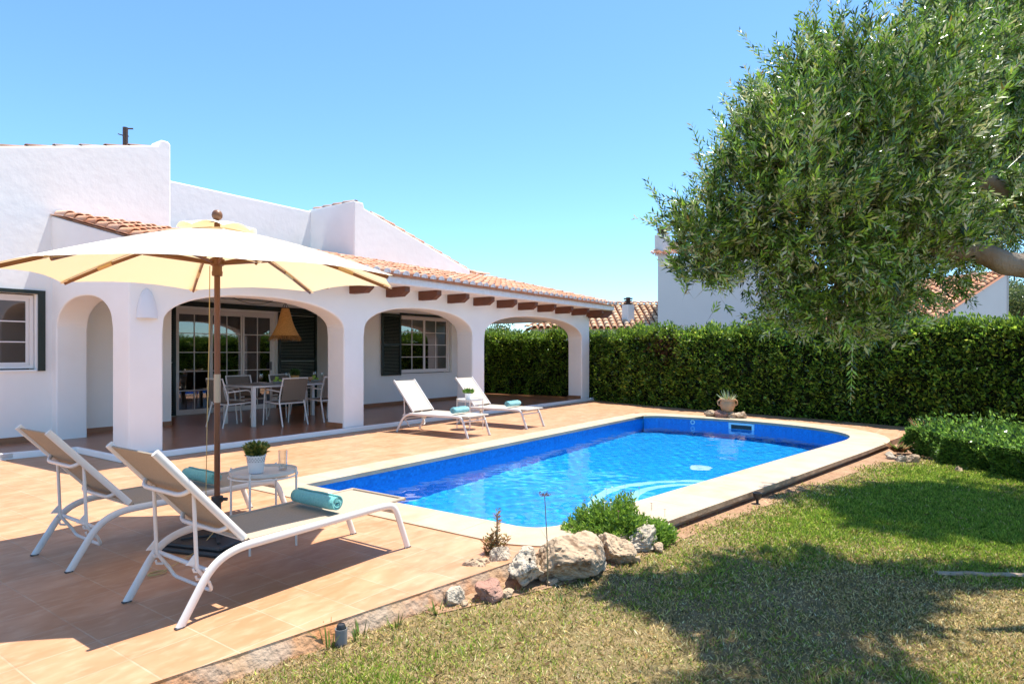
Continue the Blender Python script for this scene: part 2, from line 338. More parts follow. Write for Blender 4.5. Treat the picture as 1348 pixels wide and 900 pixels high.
# deck
deck_out = [(-9, 15), (-9, 4.58), (3.02, 2.53), (3.8, 2.40)] + [(4.15, 2.28), (4.66, 2.11), (5.2, 2.0), (6.7, 1.73), (9.08, 1.31), (10.7, 1.04), (11.5, .95), (11.9, .82), (14.07, .47), (14.75, 2.4), (15.55, 5.6), (16.7, 8.8), (17.6, 15)]
mb = MB(); tess([deck_out, offset(pool, .1)], 0, mb); wallstrip(deck_out, LZ-.3, 0, mb, 1)
struct(mb.build('pool_deck', [M['deck'], M['concrete']]))
mb = MB(); e_a, e_b = Vector((-9, 4.58)), Vector((3.8, 2.40)); nE = 150; o_n = Vector((-.168, -.986))
for i in range(nE):
    qs = []
    for k in (i, i+1):
        p = e_a.lerp(e_b, k/nE); w_ = .045+.022*noise.noise(Vector((p.x*3, 0, 0)))+.02*noise.noise(Vector((p.x*11, 3, 0))); t_ = -.012+.008*noise.noise(Vector((p.x*7, 9, 0)))
        qs.append(((p.x+o_n.x*.002, p.y+o_n.y*.002, t_), (p.x+o_n.x*w_*.45, p.y+o_n.y*w_*.45, t_-.035), (p.x+o_n.x*w_, p.y+o_n.y*w_, LZ-.01)))
    for r_ in (0, 1): mb.quad(qs[0][r_], qs[0][r_+1], qs[1][r_+1], qs[1][r_])
struct(mb.build('deck_footing', M['concrete'], smooth=True, doubles=True))
# coping ring
mb = MB(); tess([cop_out, cop_in], .010, mb); tess([cop_out, cop_in], -.038, mb, 1); wallstrip(cop_out, -.038, .010, mb, 1); wallstrip(cop_in[::-1], -.038, .010, mb, 0)
struct(mb.build('pool_coping', [M['coping'], M['copedge']], doubles=True))
mb = MB()
for i in range(0, len(pool)):                          # joints between the coping slabs
    pass
acc = 0; last = Vector(pool[0])
for i in range(1, len(pool)+1):
    p = Vector(pool[i % len(pool)]); q = Vector(pool[i-1]); seg = (p-q).length; t0 = .5-acc
    while t0 <= seg:
        c = q+(p-q)*(t0/seg); d = (p-q).normalized(); nrm = Vector((d.y, -d.x)); wdt = .43
        a = c-nrm*(-.012); b = c+nrm*wdt*.97
        mb.quad((*(a-d*.0025), .0135), (*(b-d*.0025), .0135), (*(b+d*.0025), .0135), (*(a+d*.0025), .0135)); t0 += .5
    acc = (acc+seg) % .5
struct(mb.build('coping_joints', M['joint']))
# pool basin
PD = -1.45
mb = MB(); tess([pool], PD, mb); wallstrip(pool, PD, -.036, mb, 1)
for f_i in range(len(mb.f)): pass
basin = struct(mb.build('pool_basin', [M['mosaic'], M['mosaic_wall_shaded']], doubles=True))
# submerged round steps by the lawn side
mb = MB(); sc_ = Vector((7.0, 2.12)); sd_ = Vector((-.17, .985)).normalized(); sr = Vector((sd_.y, -sd_.x))
for (rr, zt) in ((1.45, -.72), (1.02, -.50), (.58, -.34)):
    arc = [sc_+sr*rr*math.cos(t)+sd_*rr*math.sin(t) for t in np.linspace(-.15, math.pi+.15, 40)]
    inn = [sc_+sr*(rr-.13)*math.cos(t)+sd_*(rr-.13)*math.sin(t) for t in np.linspace(-.15, math.pi+.15, 40)]
    mb.poly([(*p, zt) for p in inn], 0)
    for i in range(39):
        mb.quad((*arc[i], PD), (*arc[i+1], PD), (*arc[i+1], zt), (*arc[i], zt), 0)
        mb.quad((*inn[i], zt+.001), (*arc[i], zt+.001), (*arc[i+1], zt+.001), (*inn[i+1], zt+.001), 1)
struct(mb.build('pool_steps', [M['mosaic'], M['nosing']]))
# water
WZ = -.165; g = .03; xs = np.arange(4.0, 13.7, g); ys = np.arange(1.2, 5.9, g); X, Y = np.meshgrid(xs, ys, indexing='ij')
def inside(px, py, loop):
    ins = np.zeros(px.shape, bool); n = len(loop)
    for i in range(n):
        x1, y1 = loop[i]; x2, y2 = loop[(i+1) % n]
        c = ((y1 > py) != (y2 > py)) & (px < (x2-x1)*(py-y1)/((y2-y1) if y2 != y1 else 1e-9)+x1); ins ^= c
    return ins
Z = np.full(X.shape, WZ)
for k in range(36):
    th = RNG.uniform(0, 2*math.pi); wl = RNG.uniform(.16, .95); am = .00042*wl**.9
    if k < 12: wl = RNG.uniform(.13, .26); am = .00022
    Z += am*np.sin(2*math.pi/wl*(X*math.cos(th)+Y*math.sin(th))+RNG.uniform(0, 6.28))
idx = np.arange(X.size).reshape(X.shape)
cxm = (X[:-1, :-1]+g/2); cym = (Y[:-1, :-1]+g/2); ok = inside(cxm, cym, offset(pool, .09))
Fq = np.stack([idx[:-1, :-1][ok], idx[1:, :-1][ok], idx[1:, 1:][ok], idx[:-1, 1:][ok]], 1)
used = np.unique(Fq); remap = -np.ones(X.size, int); remap[used] = np.arange(len(used))
water = struct(np_mesh('water', np.stack([X, Y, Z], -1).reshape(-1, 3)[used], remap[Fq], M['water'], smooth=True))
CAUST = True
if CAUST:
    try:
        sl.cycles.is_caustics_light = True; water.cycles.is_caustics_caster = True
        for nm in ('pool_basin', 'pool_steps'): bpy.data.objects[nm].cycles.is_caustics_receiver = True
    except Exception as e: print('caustics', e)
# terrace floor slab with whitewashed kerb
TZ = .08
ter = [(-6, 10.55), (3.0, 10.28), (3.72, 10.15), (3.72, 8.80), (16.72, 8.80), (16.72, 15), (-6, 15)]
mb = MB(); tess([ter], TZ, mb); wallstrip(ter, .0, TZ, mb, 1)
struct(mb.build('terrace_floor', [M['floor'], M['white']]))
mb = MB(); kp = [(-6, 10.55), (3.0, 10.28), (3.68, 10.15), (3.68, 8.76), (16.76, 8.76)]; kq = [(-6, 10.61), (3.0, 10.34), (3.74, 10.19), (3.74, 8.82), (16.76, 8.82)]
for i in range(4):
    a, b, c, d = kp[i], kp[i+1], kq[i+1], kq[i]
    mb.prism([(*a, .001), (*b, .001), (*c, .001), (*d, .001)], (0, 0, TZ+.004))
struct(mb.build('kerb', M['white'], bevel=.012))
# soil strip along coping and rocks (a sheet just above the ground)
soil = [(2.7, 2.46), (3.1, 2.28), (3.7, 2.02), (4.4, 1.90), (5.2, 1.76), (6.6, 1.50), (8.2, 1.20), (10.0, .78), (10.8, .40), (10.6, .05), (9.6, -.75), (8.2, -1.8), (7.6, -2.8), (9.5, -4), (13.5, -4), (14.4, .6), (11.6, 1.1), (9, 1.5), (5.2, 2.1), (3.6, 2.6), (2.7, 2.75)]
mb = MB(); tess([ccw(soil)], LZ+.006, mb); struct(mb.build('soil_bed', M['soil']))
# pale edging strip half buried in the lawn
e0, e1 = onz(1232, 757, LZ), onz(1420, 762, LZ)
d = (e1-e0).normalized(); nn = Vector((-d.y, d.x, 0))*.03
mb = MB(); pts = []
for i in range(9):
    t = i/8; pts.append(e0+(e1-e0)*t+Vector((0, 0, .020)))
mb.tube([p+Vector((0, 0, random.uniform(-.008, .003))) for p in pts], .03, .014, ref=nn, n=8)
struct(mb.build('path_edging', M['strip']))
# ================================================================== HOUSE
FY, BY, PY, WY = 8.85, 11.75, 13.4, 11.42   # front arcade, terrace back wall, door recess, left window wall
house = empty('house', (10, 12, 0), 'white plastered villa with arched terrace and clay tile roof', 'house')
def archz(x, x0, x1, sp, ap, n=2.25):
    t = abs(2*(x-x0)/(x1-x0)-1); return sp+(ap-sp)*(1-min(1, t)**n)**(1/n)
def arch_wall(mb, f, y0, y1, x0, x1, zb, top, arches, nseg=28, mi=0):
    """f maps (along, across, z) to world; top(x) gives wall top; arches: (xa, xb, spring, apex)"""
    cuts = [(x0, None)]; segs = []; x = x0
    for (a, b, sp, ap) in arches:
        if a > x: segs.append((x, a, None))
        ps = [a+(b-a)*(1-math.cos(math.pi*i/nseg))/2 for i in range(nseg+1)]
        for i in range(nseg): segs.append((ps[i], ps[i+1], (a, b, sp, ap)))
        x = b
    if x < x1: segs.append((x, x1, None))
    for (p, q, A) in segs:
        zp = zb if A is None else archz(p, *A); zq = zb if A is None else archz(q, *A)
        sp_ = arches[0][2] if A is None and arches else None
        for (l0, l1, h0, h1) in ([(zp, zq, top(p), top(q))] if sp_ is None else [(zp, zq, sp_, sp_), (sp_, sp_, top(p), top(q))]):
            mb.quad(f(p, y0, l0), f(q, y0, l1), f(q, y0, h1), f(p, y0, h0), mi)
            mb.quad(f(q, y1, l1), f(p, y1, l0), f(p, y1, h0), f(q, y1, h1), mi)
        mb.quad(f(p, y0, top(p)), f(q, y0, top(q)), f(q, y1, top(q)), f(p, y1, top(p)), mi)
        if A is not None: mb.quad(f(q, y0, zq), f(p, y0, zp), f(p, y1, zp), f(q, y1, zq), mi)
        s0 = arches[0][2]
    for (l_, h0, h1) in ((zb, s0, s0), (s0, top(x0), top(x1))):
        mb.quad(f(x0, y1, l_), f(x0, y0, l_), f(x0, y0, h0), f(x0, y1, h0), mi)
        mb.quad(f(x1, y0, l_), f(x1, y1, l_), f(x1, y1, h1), f(x1, y0, h1), mi)
    for (a, b, sp, ap) in arches:
        mb.quad(f(a, y0, zb), f(a, y1, zb), f(a, y1, sp), f(a, y0, sp), mi); mb.quad(f(b, y1, zb), f(b, y0, zb), f(b, y0, sp), f(b, y1, sp), mi)
RS = .238
rz = lambda y: 2.80+(y-8.20)*RS                         # underside height of roof tiles
mb = MB()
arch_wall(mb, lambda a, b, z: (a, b, z), FY, FY+.46, 3.82, 16.54, TZ-.05, lambda x: 2.72, [(4.26, 7.37, 1.80, 2.29), (7.84, 11.0, 1.80, 2.31), (11.45, 16.07, 1.80, 2.34)], 32)
mb.build('arcade_wall', M['white'], house, bevel=.03, seg=3)
mb = MB()
arch_wall(mb, lambda a, b, z: (b, a, z), 3.8215, 3.8215+.42, FY+.035, BY+.1, TZ-.05, lambda y: rz(y)-.03, [(FY+.48, 11.24, 1.75, 2.24)], 32)
mb.prism([(3.8215, FY-.55, 2.66), (3.8215, FY+.034, 2.66), (3.8215, FY+.034, rz(FY+.034)-.03), (3.8215, FY-.55, rz(FY-.55)-.03)], (.38, 0, 0))
mb.build('end_wall', M['white'], house, bevel=.02)
# roof verge of the end wall
# right side: corner pier, lintel
mb = MB(); mb.box(16.1, 16.539, 9.32, 14.6, 2.36, 2.74); mb.box(16.08, 16.538, 13.6, 14.1, TZ-.05, 2.37)
mb.build('side_lintel', M['white'], house)
# back walls with window and door openings
def wall_with_holes(mb, y0, y1, x0, x1, z0, z1, holes, mi=0):
    """wall along X with rectangular holes (xa, xb, za, zb)"""
    xs = sorted(set([x0, x1]+[h[0] for h in holes]+[h[1] for h in holes])); zs = sorted(set([z0, z1]+[h[2] for h in holes]+[h[3] for h in holes]))
    for i in range(len(xs)-1):
        for j in range(len(zs)-1):
            xm, zm = (xs[i]+xs[i+1])/2, (zs[j]+zs[j+1])/2
            if any(h[0] < xm < h[1] and h[2] < zm < h[3] for h in holes): continue
            mb.quad((xs[i], y0, zs[j]), (xs[i+1], y0, zs[j]), (xs[i+1], y0, zs[j+1]), (xs[i], y0, zs[j+1]), mi)
            mb.quad((xs[i+1], y1, zs[j]), (xs[i], y1, zs[j]), (xs[i], y1, zs[j+1]), (xs[i+1], y1, zs[j+1]), mi)
    for (xa, xb, za, zb) in holes:
        mb.quad((xa, y0, za), (xa, y1, za), (xa, y1, zb), (xa, y0, zb), mi); mb.quad((xb, y1, za), (xb, y0, za), (xb, y0, zb), (xb, y1, zb), mi)
        mb.quad((xa, y0, za), (xb, y0, za), (xb, y1, za), (xa, y1, za), mi); mb.quad((xa, y1, zb), (xb, y1, zb), (xb, y0, zb), (xa, y0, zb), mi)
W1 = (1.6, 3.62, 1.16, 2.31); W2 = (11.62, 13.66, .86, 2.40)
mb = MB()
wall_with_holes(mb, WY, WY+.3, -6, 3.84, TZ-.05, 2.75, [W1]); wall_with_holes(mb, BY, BY+.3, 3.84, 5.80, TZ-.05, 2.75, []); wall_with_holes(mb, BY+.001, BY+.3, 10.30, 14.75, TZ-.05, 2.75, [W2])
mb.box(14.45, 14.749, BY+.28, 15, TZ-.05, 2.75)
mb.quad((5.80, BY, TZ-.05), (5.80, PY+.02, TZ-.05), (5.80, PY+.02, 2.75), (5.80, BY, 2.75)); mb.quad((10.30, PY+.02, TZ-.05), (10.30, BY, TZ-.05), (10.30, BY, 2.75), (10.30, PY+.02, 2.75))
wall_with_holes(mb, PY, PY+.3, 5.80, 10.30, TZ-.05, 2.75, [(6.70, 9.10, TZ, 2.36)])
mb.build('rear_wall', M['white'], house)
mb = MB(); mb.box(3.9, 16.5, FY+.40, 15, 2.62, 2.66); mb.build('ceiling_panel', M['white'], house)
# upper walls: left gable, recessed wall, middle gable
mb = MB()
rl = lambda x: 5.10-(5.63-x)*.272
mb.prism([(-6, WY+.002, 2.7), (5.63, WY+.002, 2.7), (5.63, WY+.002, 5.13), (5.58, WY+.002, 5.17), (5.46, WY+.002, 5.17), (5.40, WY+.002, 5.05), (-3, WY+.002, rl(-3)), (-6, WY+.002, rl(-3)-.8)][::-1], (0, .34, 0))
mb.build('gable_wall', M['white'], house, bevel=.025, seg=3)
mb = MB(); mb.box(5.4, 10.2, PY+.01, PY+.35, 2.6, 5.02); mb.build('parapet_wall', M['white'], house, bevel=.03, seg=3)
mb = MB()
mb.prism([(10.10, BY+.004, 2.8), (14.5, BY+.004, 2.8), (14.5, BY+.004, 3.86), (10.42, BY+.004, 4.93), (10.38, BY+.004, 5.06), (10.10, BY+.004, 5.06)], (0, 1.75, 0))
mb.build('gable_wall', M['white'], house, bevel=.025, seg=3)
# flat roof piece behind so that no light leaks
mb = MB(); mb.box(5.5, 10.3, BY, 15, 2.76, 3.1); mb.box(-6, 5.5, WY+.3, 20, 2.76, 2.9); mb.box(10.3, 16.9, BY, 15.2, 2.76, 2.9); mb.build('flat_roof', M['white'], house)
# barrel tile roofs -------------------------------------------------
def tile_roof(name, parent, o, ax, up, width, length, gain=1, sp=.24, tl=.42, exp=.36, mask=None, white_first=False, seed=1, base=True, rr=.088, nseg=8, mats=None, pal=None):
    rg = np.random.default_rng(seed); o = Vector(o); ax = Vector(ax).normalized(); up = Vector(up).normalized(); nz = ax.cross(up).normalized()
    if nz.z < 0: nz = -nz
    nc = int(width/sp); nr = int(math.ceil(length/exp)); Vs, Fs, Ts, Ms = [], [], [], []; k = 0
    pal = np.array(pal) if pal is not None else np.array([(.55, .24, .125), (.62, .31, .18), (.50, .20, .10), (.66, .38, .25), (.58, .27, .14), (.46, .22, .13)])
    for i in range(nc):
        for j in range(nr):
            x = (i+.5)*sp; y = j*exp
            if mask and not mask(x, y+exp*.5): continue
            jx = rg.normal()*.004; jz = rg.normal()*.003; r0 = rr*(1+rg.normal()*.02); r1 = r0*.86; L_ = min(tl, length-y+.03)
            c0 = o+ax*(x+jx)+up*(y+rg.normal()*.006)+nz*(.052+jz); c1 = o+ax*(x+jx*.5)+up*(y+L_)+nz*(.018+jz)
            col = pal[rg.integers(0, len(pal))]*(1+rg.normal()*.1)*gain
            vs = []
            for (c, r) in ((c0, r0), (c1, r1), (c0, r0-(.03 if white_first and j == 0 else .017))):
                for s_ in range(nseg+1):
                    a = math.pi*s_/nseg; vs.append(c+ax*r*math.cos(a)+nz*r*.92*math.sin(a)-nz*.02)
            Vs += [v[:] for v in vs]; n1 = nseg+1
            for s_ in range(nseg):
                Fs.append((k+s_, k+s_+1, k+n1+s_+1, k+n1+s_)); Ms.append(0)
                Fs.append((k+s_+1, k+s_, k+2*n1+s_, k+2*n1+s_+1)); Ms.append(2 if (white_first and j == 0) else 0)
            nv = 3*n1; 
            if white_first and j == 0:   # limewashed mortar plug
                cc = c0+up*.008-nz*.02; Vs.append(cc[:]); 
                for s_ in range(nseg):
                    b0, b1 = vs[2*n1+s_]+up*.008, vs[2*n1+s_+1]+up*.008; Vs += [b0[:], b1[:]]; q = k+nv+1+2*s_
                    Fs.append((k+nv, q, q+1, q+1)); Ms.append(2)
                nv += 1+2*nseg
            Ts += [col]*nv; k += nv
    if base:
        a, b = o-nz*.012, o+ax*width-nz*.012; Vs += [a[:], b[:], (b+up*length)[:], (a+up*length)[:]]; Fs.append((k, k+1, k+2, k+3)); Ms.append(1); Ts += [np.array((.3, .15, .09))]*4; k += 4
    me = bpy.data.meshes.new(name); off = wloc(parent)
    me.from_pydata([(v[0]-off.x, v[1]-off.y, v[2]-off.z) for v in Vs], [], [tuple(dict.fromkeys(f)) for f in Fs])
    for m in (mats or [M['terra'], M['channel'], M['whitelime']]): me.materials.append(m)
    me.polygons.foreach_set('material_index', Ms)
    a = me.color_attributes.new('tint', 'FLOAT_COLOR', 'POINT'); c = np.ones((len(Vs), 4), dtype=np.float32); c[:, :3] = np.array(Ts); a.data.foreach_set('color', c.ravel())
    me.polygons.foreach_set('use_smooth', [m == 0 for m in Ms])
    ob = bpy.data.objects.new(name, me); COL.objects.link(ob); ob.parent = parent; return ob
up = Vector((0, 1, RS)).normalized()
tile_roof('roof', house, (3.80, 8.18, 2.80), (1, 0, 0), up, 13.2, 4.95, gain=1.22, white_first=True, seed=3, mask=lambda x, y: (y < 3.32) if x < 1.85 else (y < 3.62 or x > 10.6))
def ridge_tiles(name, parent, pts, r=.095, tl=.42, seed=5, m=None, white=False):
    """half round tiles laid end to end along a line"""
    rg = np.random.default_rng(seed); a, b = Vector(pts[0]), Vector(pts[1]); L_ = (b-a).length; t = (b-a).normalized(); s_ = t.cross(Vector((0, 0, 1))).normalized(); nz = s_.cross(t)
    n = int(L_/(tl*.9)); Vs, Fs, Ts = [], [], []; k = 0; pal = np.array([(.52, .25, .14), (.58, .33, .22), (.45, .21, .12), (.55, .38, .30)])
    for i in range(n):
        c0 = a+t*i*tl*.9+nz*.03; c1 = c0+t*tl-nz*.022; col = pal[rg.integers(0, 4)]*(1+rg.normal()*.1)
        for (c, rr) in ((c0, r), (c1, r*.84), (c0, r-.018)):
            for q in range(8):
                an = math.pi*q/7; Vs.append((c+s_*rr*math.cos(an)+nz*rr*.75*math.sin(an)-nz*.03)[:]); Ts.append(col)
        for q in range(7): Fs.append((k+q, k+q+1, k+8+q+1, k+8+q)); Fs.append((k+q+1, k+q, k+16+q, k+16+q+1))
        k += 24
    return np_mesh(name, np.array(Vs), np.array(Fs), m or M['terra'], parent, tint=np.array(Ts), smooth=False)
ridge_tiles('verge_tiles', house, ((-3, WY+.2, rl(-3)-.015), (5.42, WY+.2, rl(5.42)-.01)), r=.12)
ridge_tiles('verge_tiles', house, ((14.75, BY+.14, 3.80), (10.46, BY+.14, 4.95)), r=.12, seed=8)
ridge_tiles('verge_tiles', house, ((10.2, 13.35, 5.07), (10.2, BY+.05, 5.07)), r=.09, seed=9)
ridge_tiles('verge_tiles', house, ((16.98, 8.2, 2.86), (16.98, 13.05, 2.86+RS*4.85)), r=.10, seed=10)
ridge_tiles('ridge_tiles', house, ((17.0, 13.0, 4.07), (14.3, 13.0, 4.07)), r=.10, seed=12)
mb = MB(); mb.prism([(16.9, 8.25, 2.74), (16.9, 13.0, 2.74), (16.9, 13.0, 3.98), (16.9, 8.25, 2.80)], (.06, 0, 0)); mb.box(14.4, 16.9, 12.94, 13.0, 2.76, 3.98); mb.build('roof_gable', M['whitelime'], house)
# soffit + fascia
mb = MB(); mb.box(3.84, 16.94, 8.27, FY+.02, 2.655, 2.79); mb.box(16.5, 16.93, 8.6, 15, 2.658, 2.787); mb.box(3.84, 16.96, 8.24, 8.30, 2.665, 2.80); mb.build('eaves', M['whitelime'], house, bevel=.012)
# timber beam ends
bx = [6.60-.885*k for k in (0, 1, 2)] + [7.49+.885*k for k in range(11)]
for k, x in enumerate(sorted(bx)):
    if x < 4.2: continue
    mb = MB(); y1, y0 = FY+.02, 8.34
    mb.prism([(x, y1, 2.652), (x, y1, 2.475), (x, y0+.13, 2.475), (x, y0, 2.56), (x, y0, 2.652)], (.13, 0, 0)); b = mb.build('beam', M['wood'], house, bevel=.006)
for y in (9.0, 9.85, 10.7, 11.6): mb = MB(); mb.prism([(16.45, y, 2.655), (16.45, y, 2.475), (16.75, y, 2.475), (16.88, y, 2.56), (16.88, y, 2.655)], (0, .13, 0)); mb.build('beam', M['wood'], house)
mb = MB(); mb.prism([(16.50, 8.9, 2.654), (16.50, 8.9, 2.44), (16.80, 8.45, 2.44), (16.9, 8.34, 2.55), (16.9, 8.34, 2.654)], (-.1, -.1, 0)); mb.build('beam', M['wood'], house)
# skirting
for bx_ in [(-6, 3.82, WY-.015, WY+.002, TZ, TZ+.085), (3.84, 5.80, BY-.015, BY+.002, TZ, TZ+.085), (10.30, 14.75, BY-.014, BY+.003, TZ, TZ+.085), (5.785, 5.80, BY+.003, PY, TZ, TZ+.084), (10.285, 10.30, BY+.004, PY, TZ, TZ+.084), (5.80, 6.40, PY-.015, PY, TZ, TZ+.083), (9.10, 10.285, PY-.015, PY, TZ, TZ+.083)]+[((a-.014, a+.001) if b == 'l' else (a-.001, a+.014))+(FY+.035, FY+.475, TZ, TZ+.085) for (a, b) in ((4.26, 'r'), (7.37, 'l'), (7.84, 'r'), (11.0, 'l'), (11.45, 'r'), (16.07, 'l'))]:
    mb = MB(); mb.box(*bx_); mb.build('skirting', M['skirt'], house)
# windows -----------------------------------------------------------
def window(name, x0, x1, z0, z1, y, ncols, nrows, split=None, fr=.05, sill=True, glassm=None):
    """ncols per sash; split = number of sashes"""
    mb = MB(); mb.box(x0, x1, y-.03, y+.03, z0, z0+fr); mb.box(x0, x1, y-.03, y+.03, z1-fr, z1); mb.box(x0, x0+fr, y-.03, y+.03, z0+fr, z1-fr); mb.box(x1-fr, x1, y-.03, y+.03, z0+fr, z1-fr)
    fo = mb.build(name, M['upvc'], house, bevel=.004)
    n = split or 2; wS = (x1-x0-2*fr)/n
    for s_ in range(n):
        a = x0+fr+s_*wS; b = a+wS; yo = y+(.012 if s_ % 2 else -.004); s2 = .042; mb = MB()
        za, zb = z0+fr, z1-fr
        mb.box(a+.003, a+s2, yo-.022, yo+.02, za, zb); mb.box(b-s2, b-.003, yo-.022, yo+.02, za, zb); mb.box(a+s2, b-s2, yo-.022, yo+.02, za, za+s2); mb.box(a+s2, b-s2, yo-.022, yo+.02, zb-s2, zb)
        for c in range(1, ncols): xx = a+s2+(b-a-2*s2)*c/ncols; mb.box(xx-.009, xx+.009, yo-.018, yo+.01, za+s2, zb-s2)
        for r_ in range(1, nrows): zz = za+s2+(zb-za-2*s2)*r_/nrows; mb.box(a+s2, b-s2, yo-.0175, yo+.0105, zz-.009, zz+.009)
        sh = mb.build('sash', M['upvc'], fo, bevel=.003)
        mb = MB(); mb.box(a+s2, b-s2, yo-.004, yo+.004, za+s2, zb-s2); mb.build('pane', glassm or M['glass'], fo)
    return fo
w1 = window('window', W1[0]+.02, W1[1]-.01, W1[2]+.02, W1[3]-.02, WY+.10, 2, 3, 2)
mb = MB(); mb.box(W1[0]-.1, W1[1]+.11, WY-.035, WY+.01, W1[3]-.001, W1[3]+.055); mb.box(W1[1]+.02, W1[1]+.11, WY-.034, WY+.01, W1[2]-.02, W1[3]); mb.build('shutter_frame', M['green_frame'], house)
mb = MB(); mb.box(W1[0], W1[1], WY-.03, WY+.1, W1[2]-.03, W1[2]+.002); mb.build('sill', M['white'], house, bevel=.005)
w2_ = window('window', W2[0]+.01, W2[1]-.01, W2[2]+.02, W2[3]-.01, BY+.12, 2, 4, 2)
mb = MB(); mb.box(W2[0]-.02, W2[1]+.34, BY-.03, BY+.01, W2[3]-.002, W2[3]+.05); mb.build('shutter_rail', M['green_frame'], house)
mb = MB(); mb.box(W2[0]-.02, W2[1]+.02, BY-.04, BY+.1, W2[2]-.035, W2[2]+.002); mb.build('sill', M['white'], house, bevel=.005)
def shutter(x0, x1, z0, z1, y, par=house):
    mb = MB(); t = .035; e = .06
    mb.box(x0, x0+e, y-t, y, z0, z1); mb.box(x1-e, x1, y-t, y, z0, z1); mb.box(x0+e, x1-e, y-t, y, z0, z0+e); mb.box(x0+e, x1-e, y-t, y, z1-e, z1); zc = (z0+z1)/2; mb.box(x0+e, x1-e, y-t, y, zc-.03, zc+.03)
    z = z0+e+.02
    while z < z1-e-.01:
        if abs(z-zc) > .045:
            m = Matrix.Translation(((x0+x1)/2, y-t*.5, z)) @ Matrix.Rotation(R(-38), 4, 'X'); hw = (x1-x0)/2-e; mb.box(-hw, hw, -.02, .02, -.0035, .0035, mt=m)
        z += .036
    return mb.build('shutter', M['green_frame'], par)
shutter(10.93, 11.60, W2[2]-.02, W2[3]+.01, BY-.032)
shutter(14.0, 14.08, W2[2]-.02, W2[3]+.01, BY-.1)
shutter(9.13, 10.24, TZ+.02, 2.40, PY-.03)
shutter(6.40, 6.68, TZ+.02, 2.40, PY-.03)
dr = window('sliding_door', 6.70, 9.10, TZ+.002, 2.36, PY+.10, 2, 5, 3, fr=.07)
mb = MB(); mb.box(8.97, 9.0, PY+.02, PY+.06, 1.0, 1.2); mb.box(8.95, 8.965, PY-.0, PY+.06, 1.05, 1.12); mb.build('handle', M['greyplastic'], dr)
mb = MB(); mb.box(6.1, 10.28, PY-.05, PY+.0, 2.41, 2.52); mb.build('shutter_rail', M['green_frame'], house)
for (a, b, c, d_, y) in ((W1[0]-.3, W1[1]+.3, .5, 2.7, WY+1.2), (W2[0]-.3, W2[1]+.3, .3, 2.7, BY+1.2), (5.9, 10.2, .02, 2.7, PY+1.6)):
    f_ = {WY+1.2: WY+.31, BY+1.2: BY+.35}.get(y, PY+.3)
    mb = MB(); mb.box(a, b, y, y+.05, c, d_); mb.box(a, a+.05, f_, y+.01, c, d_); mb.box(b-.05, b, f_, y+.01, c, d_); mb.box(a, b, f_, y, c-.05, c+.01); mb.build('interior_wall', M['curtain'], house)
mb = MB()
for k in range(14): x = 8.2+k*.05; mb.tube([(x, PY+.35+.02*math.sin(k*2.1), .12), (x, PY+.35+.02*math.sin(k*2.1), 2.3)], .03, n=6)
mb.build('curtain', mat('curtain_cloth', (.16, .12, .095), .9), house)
# antenna mast on the roof
m0 = at(165, 190, 14.2)
mb = MB(); zt = at(165, 168, 14.2).z; mb.tube([(m0.x, m0.y, m0.z-1.2), (m0.x, m0.y, zt)], .055, n=10)
mb.tube([(m0.x-.02, m0.y, zt-.03), (m0.x+.14, m0.y-.06, zt-.0)], .018, n=6); mb.tube([(m0.x, m0.y, zt-.2), (m0.x-.12, m0.y+.08, zt-.16)], .012, n=6); mb.tube([(m0.x, m0.y, zt-.12), (m0.x+.1, m0.y+.08, zt-.16)], .012, n=6)
mb.build('chimney_pipe', M['rust'], house, smooth=True)
p0 = at(232, 301, 14.0)
# wall lamp
sc_o = empty('wall_lamp', (4.045, FY, 1.88), 'white plaster half bell sconce on the first terrace pillar', 'wall lamp')
mb = MB(); n = 14
prof = [(.135, 0), (.132, .10), (.115, .20), (.085, .30), (.05, .37), (.012, .40)]
for i in range(len(prof)-1):
    for j in range(n):
        a0, a1 = math.pi*j/n, math.pi*(j+1)/n; (r0, z0), (r1, z1) = prof[i], prof[i+1]
        q = lambda r, a, z: (4.045+r*math.cos(a), FY-.002-r*.75*math.sin(a), 1.88+z)
        mb.quad(q(r0, a0, z0), q(r1, a0, z1), q(r1, a1, z1), q(r0, a1, z0))
mb.build('shade', M['sconce'], sc_o, smooth=True, doubles=True)
mb = MB(); mb.lathe([(.0, 0), (.02, .01), (.028, .04), (.02, .07), (0, .09)], (4.045, FY-.05, 1.93), 12); mb.build('bulb', M['potwhite'], sc_o, smooth=True)
# ================================================================== PENDANT LAMP
pl = empty('pendant_lamp', (7.68, 11.0, 1.70), 'woven straw bell shaped pendant with ragged fringe over dining table', 'pendant lamp')
mb = MB(); prof = [(.265, 0), (.235, .06), (.18, .17), (.135, .30), (.105, .42), (.08, .52), (.07, .55)]
mb.lathe(prof, (7.68, 11.0, 1.76), 40); mb.f = [f for f in mb.f if len(f) == 4]; mb.mi = [0]*len(mb.f); mb.build('shade', M['straw'], pl, smooth=True)
n = 420; a = RNG.uniform(0, 2*math.pi, n); P = np.stack([7.68+.255*np.cos(a), 11+.255*np.sin(a), np.full(n, 1.775)], 1); D = np.stack([np.cos(a)*.3+RNG.normal(size=n)*.3, np.sin(a)*.3+RNG.normal(size=n)*.3, -np.ones(n)], 1)
V, Fc, T = leaves(P, D, RNG.uniform(.06, .16, n), np.full(n, .008), tints(n, [(.5, .25, .07), (.4, .2, .05)])); np_mesh('fringe', V, Fc, M['leaf'], pl, tint=T)
mb = MB(); mb.tube([(7.68, 11, 2.30), (7.68, 11, 2.62)], .006, n=6); mb.tube([(7.68+.07, 11, 2.31), (7.68, 11, 2.44), (7.68-.07, 11, 2.31)], .006, n=6)
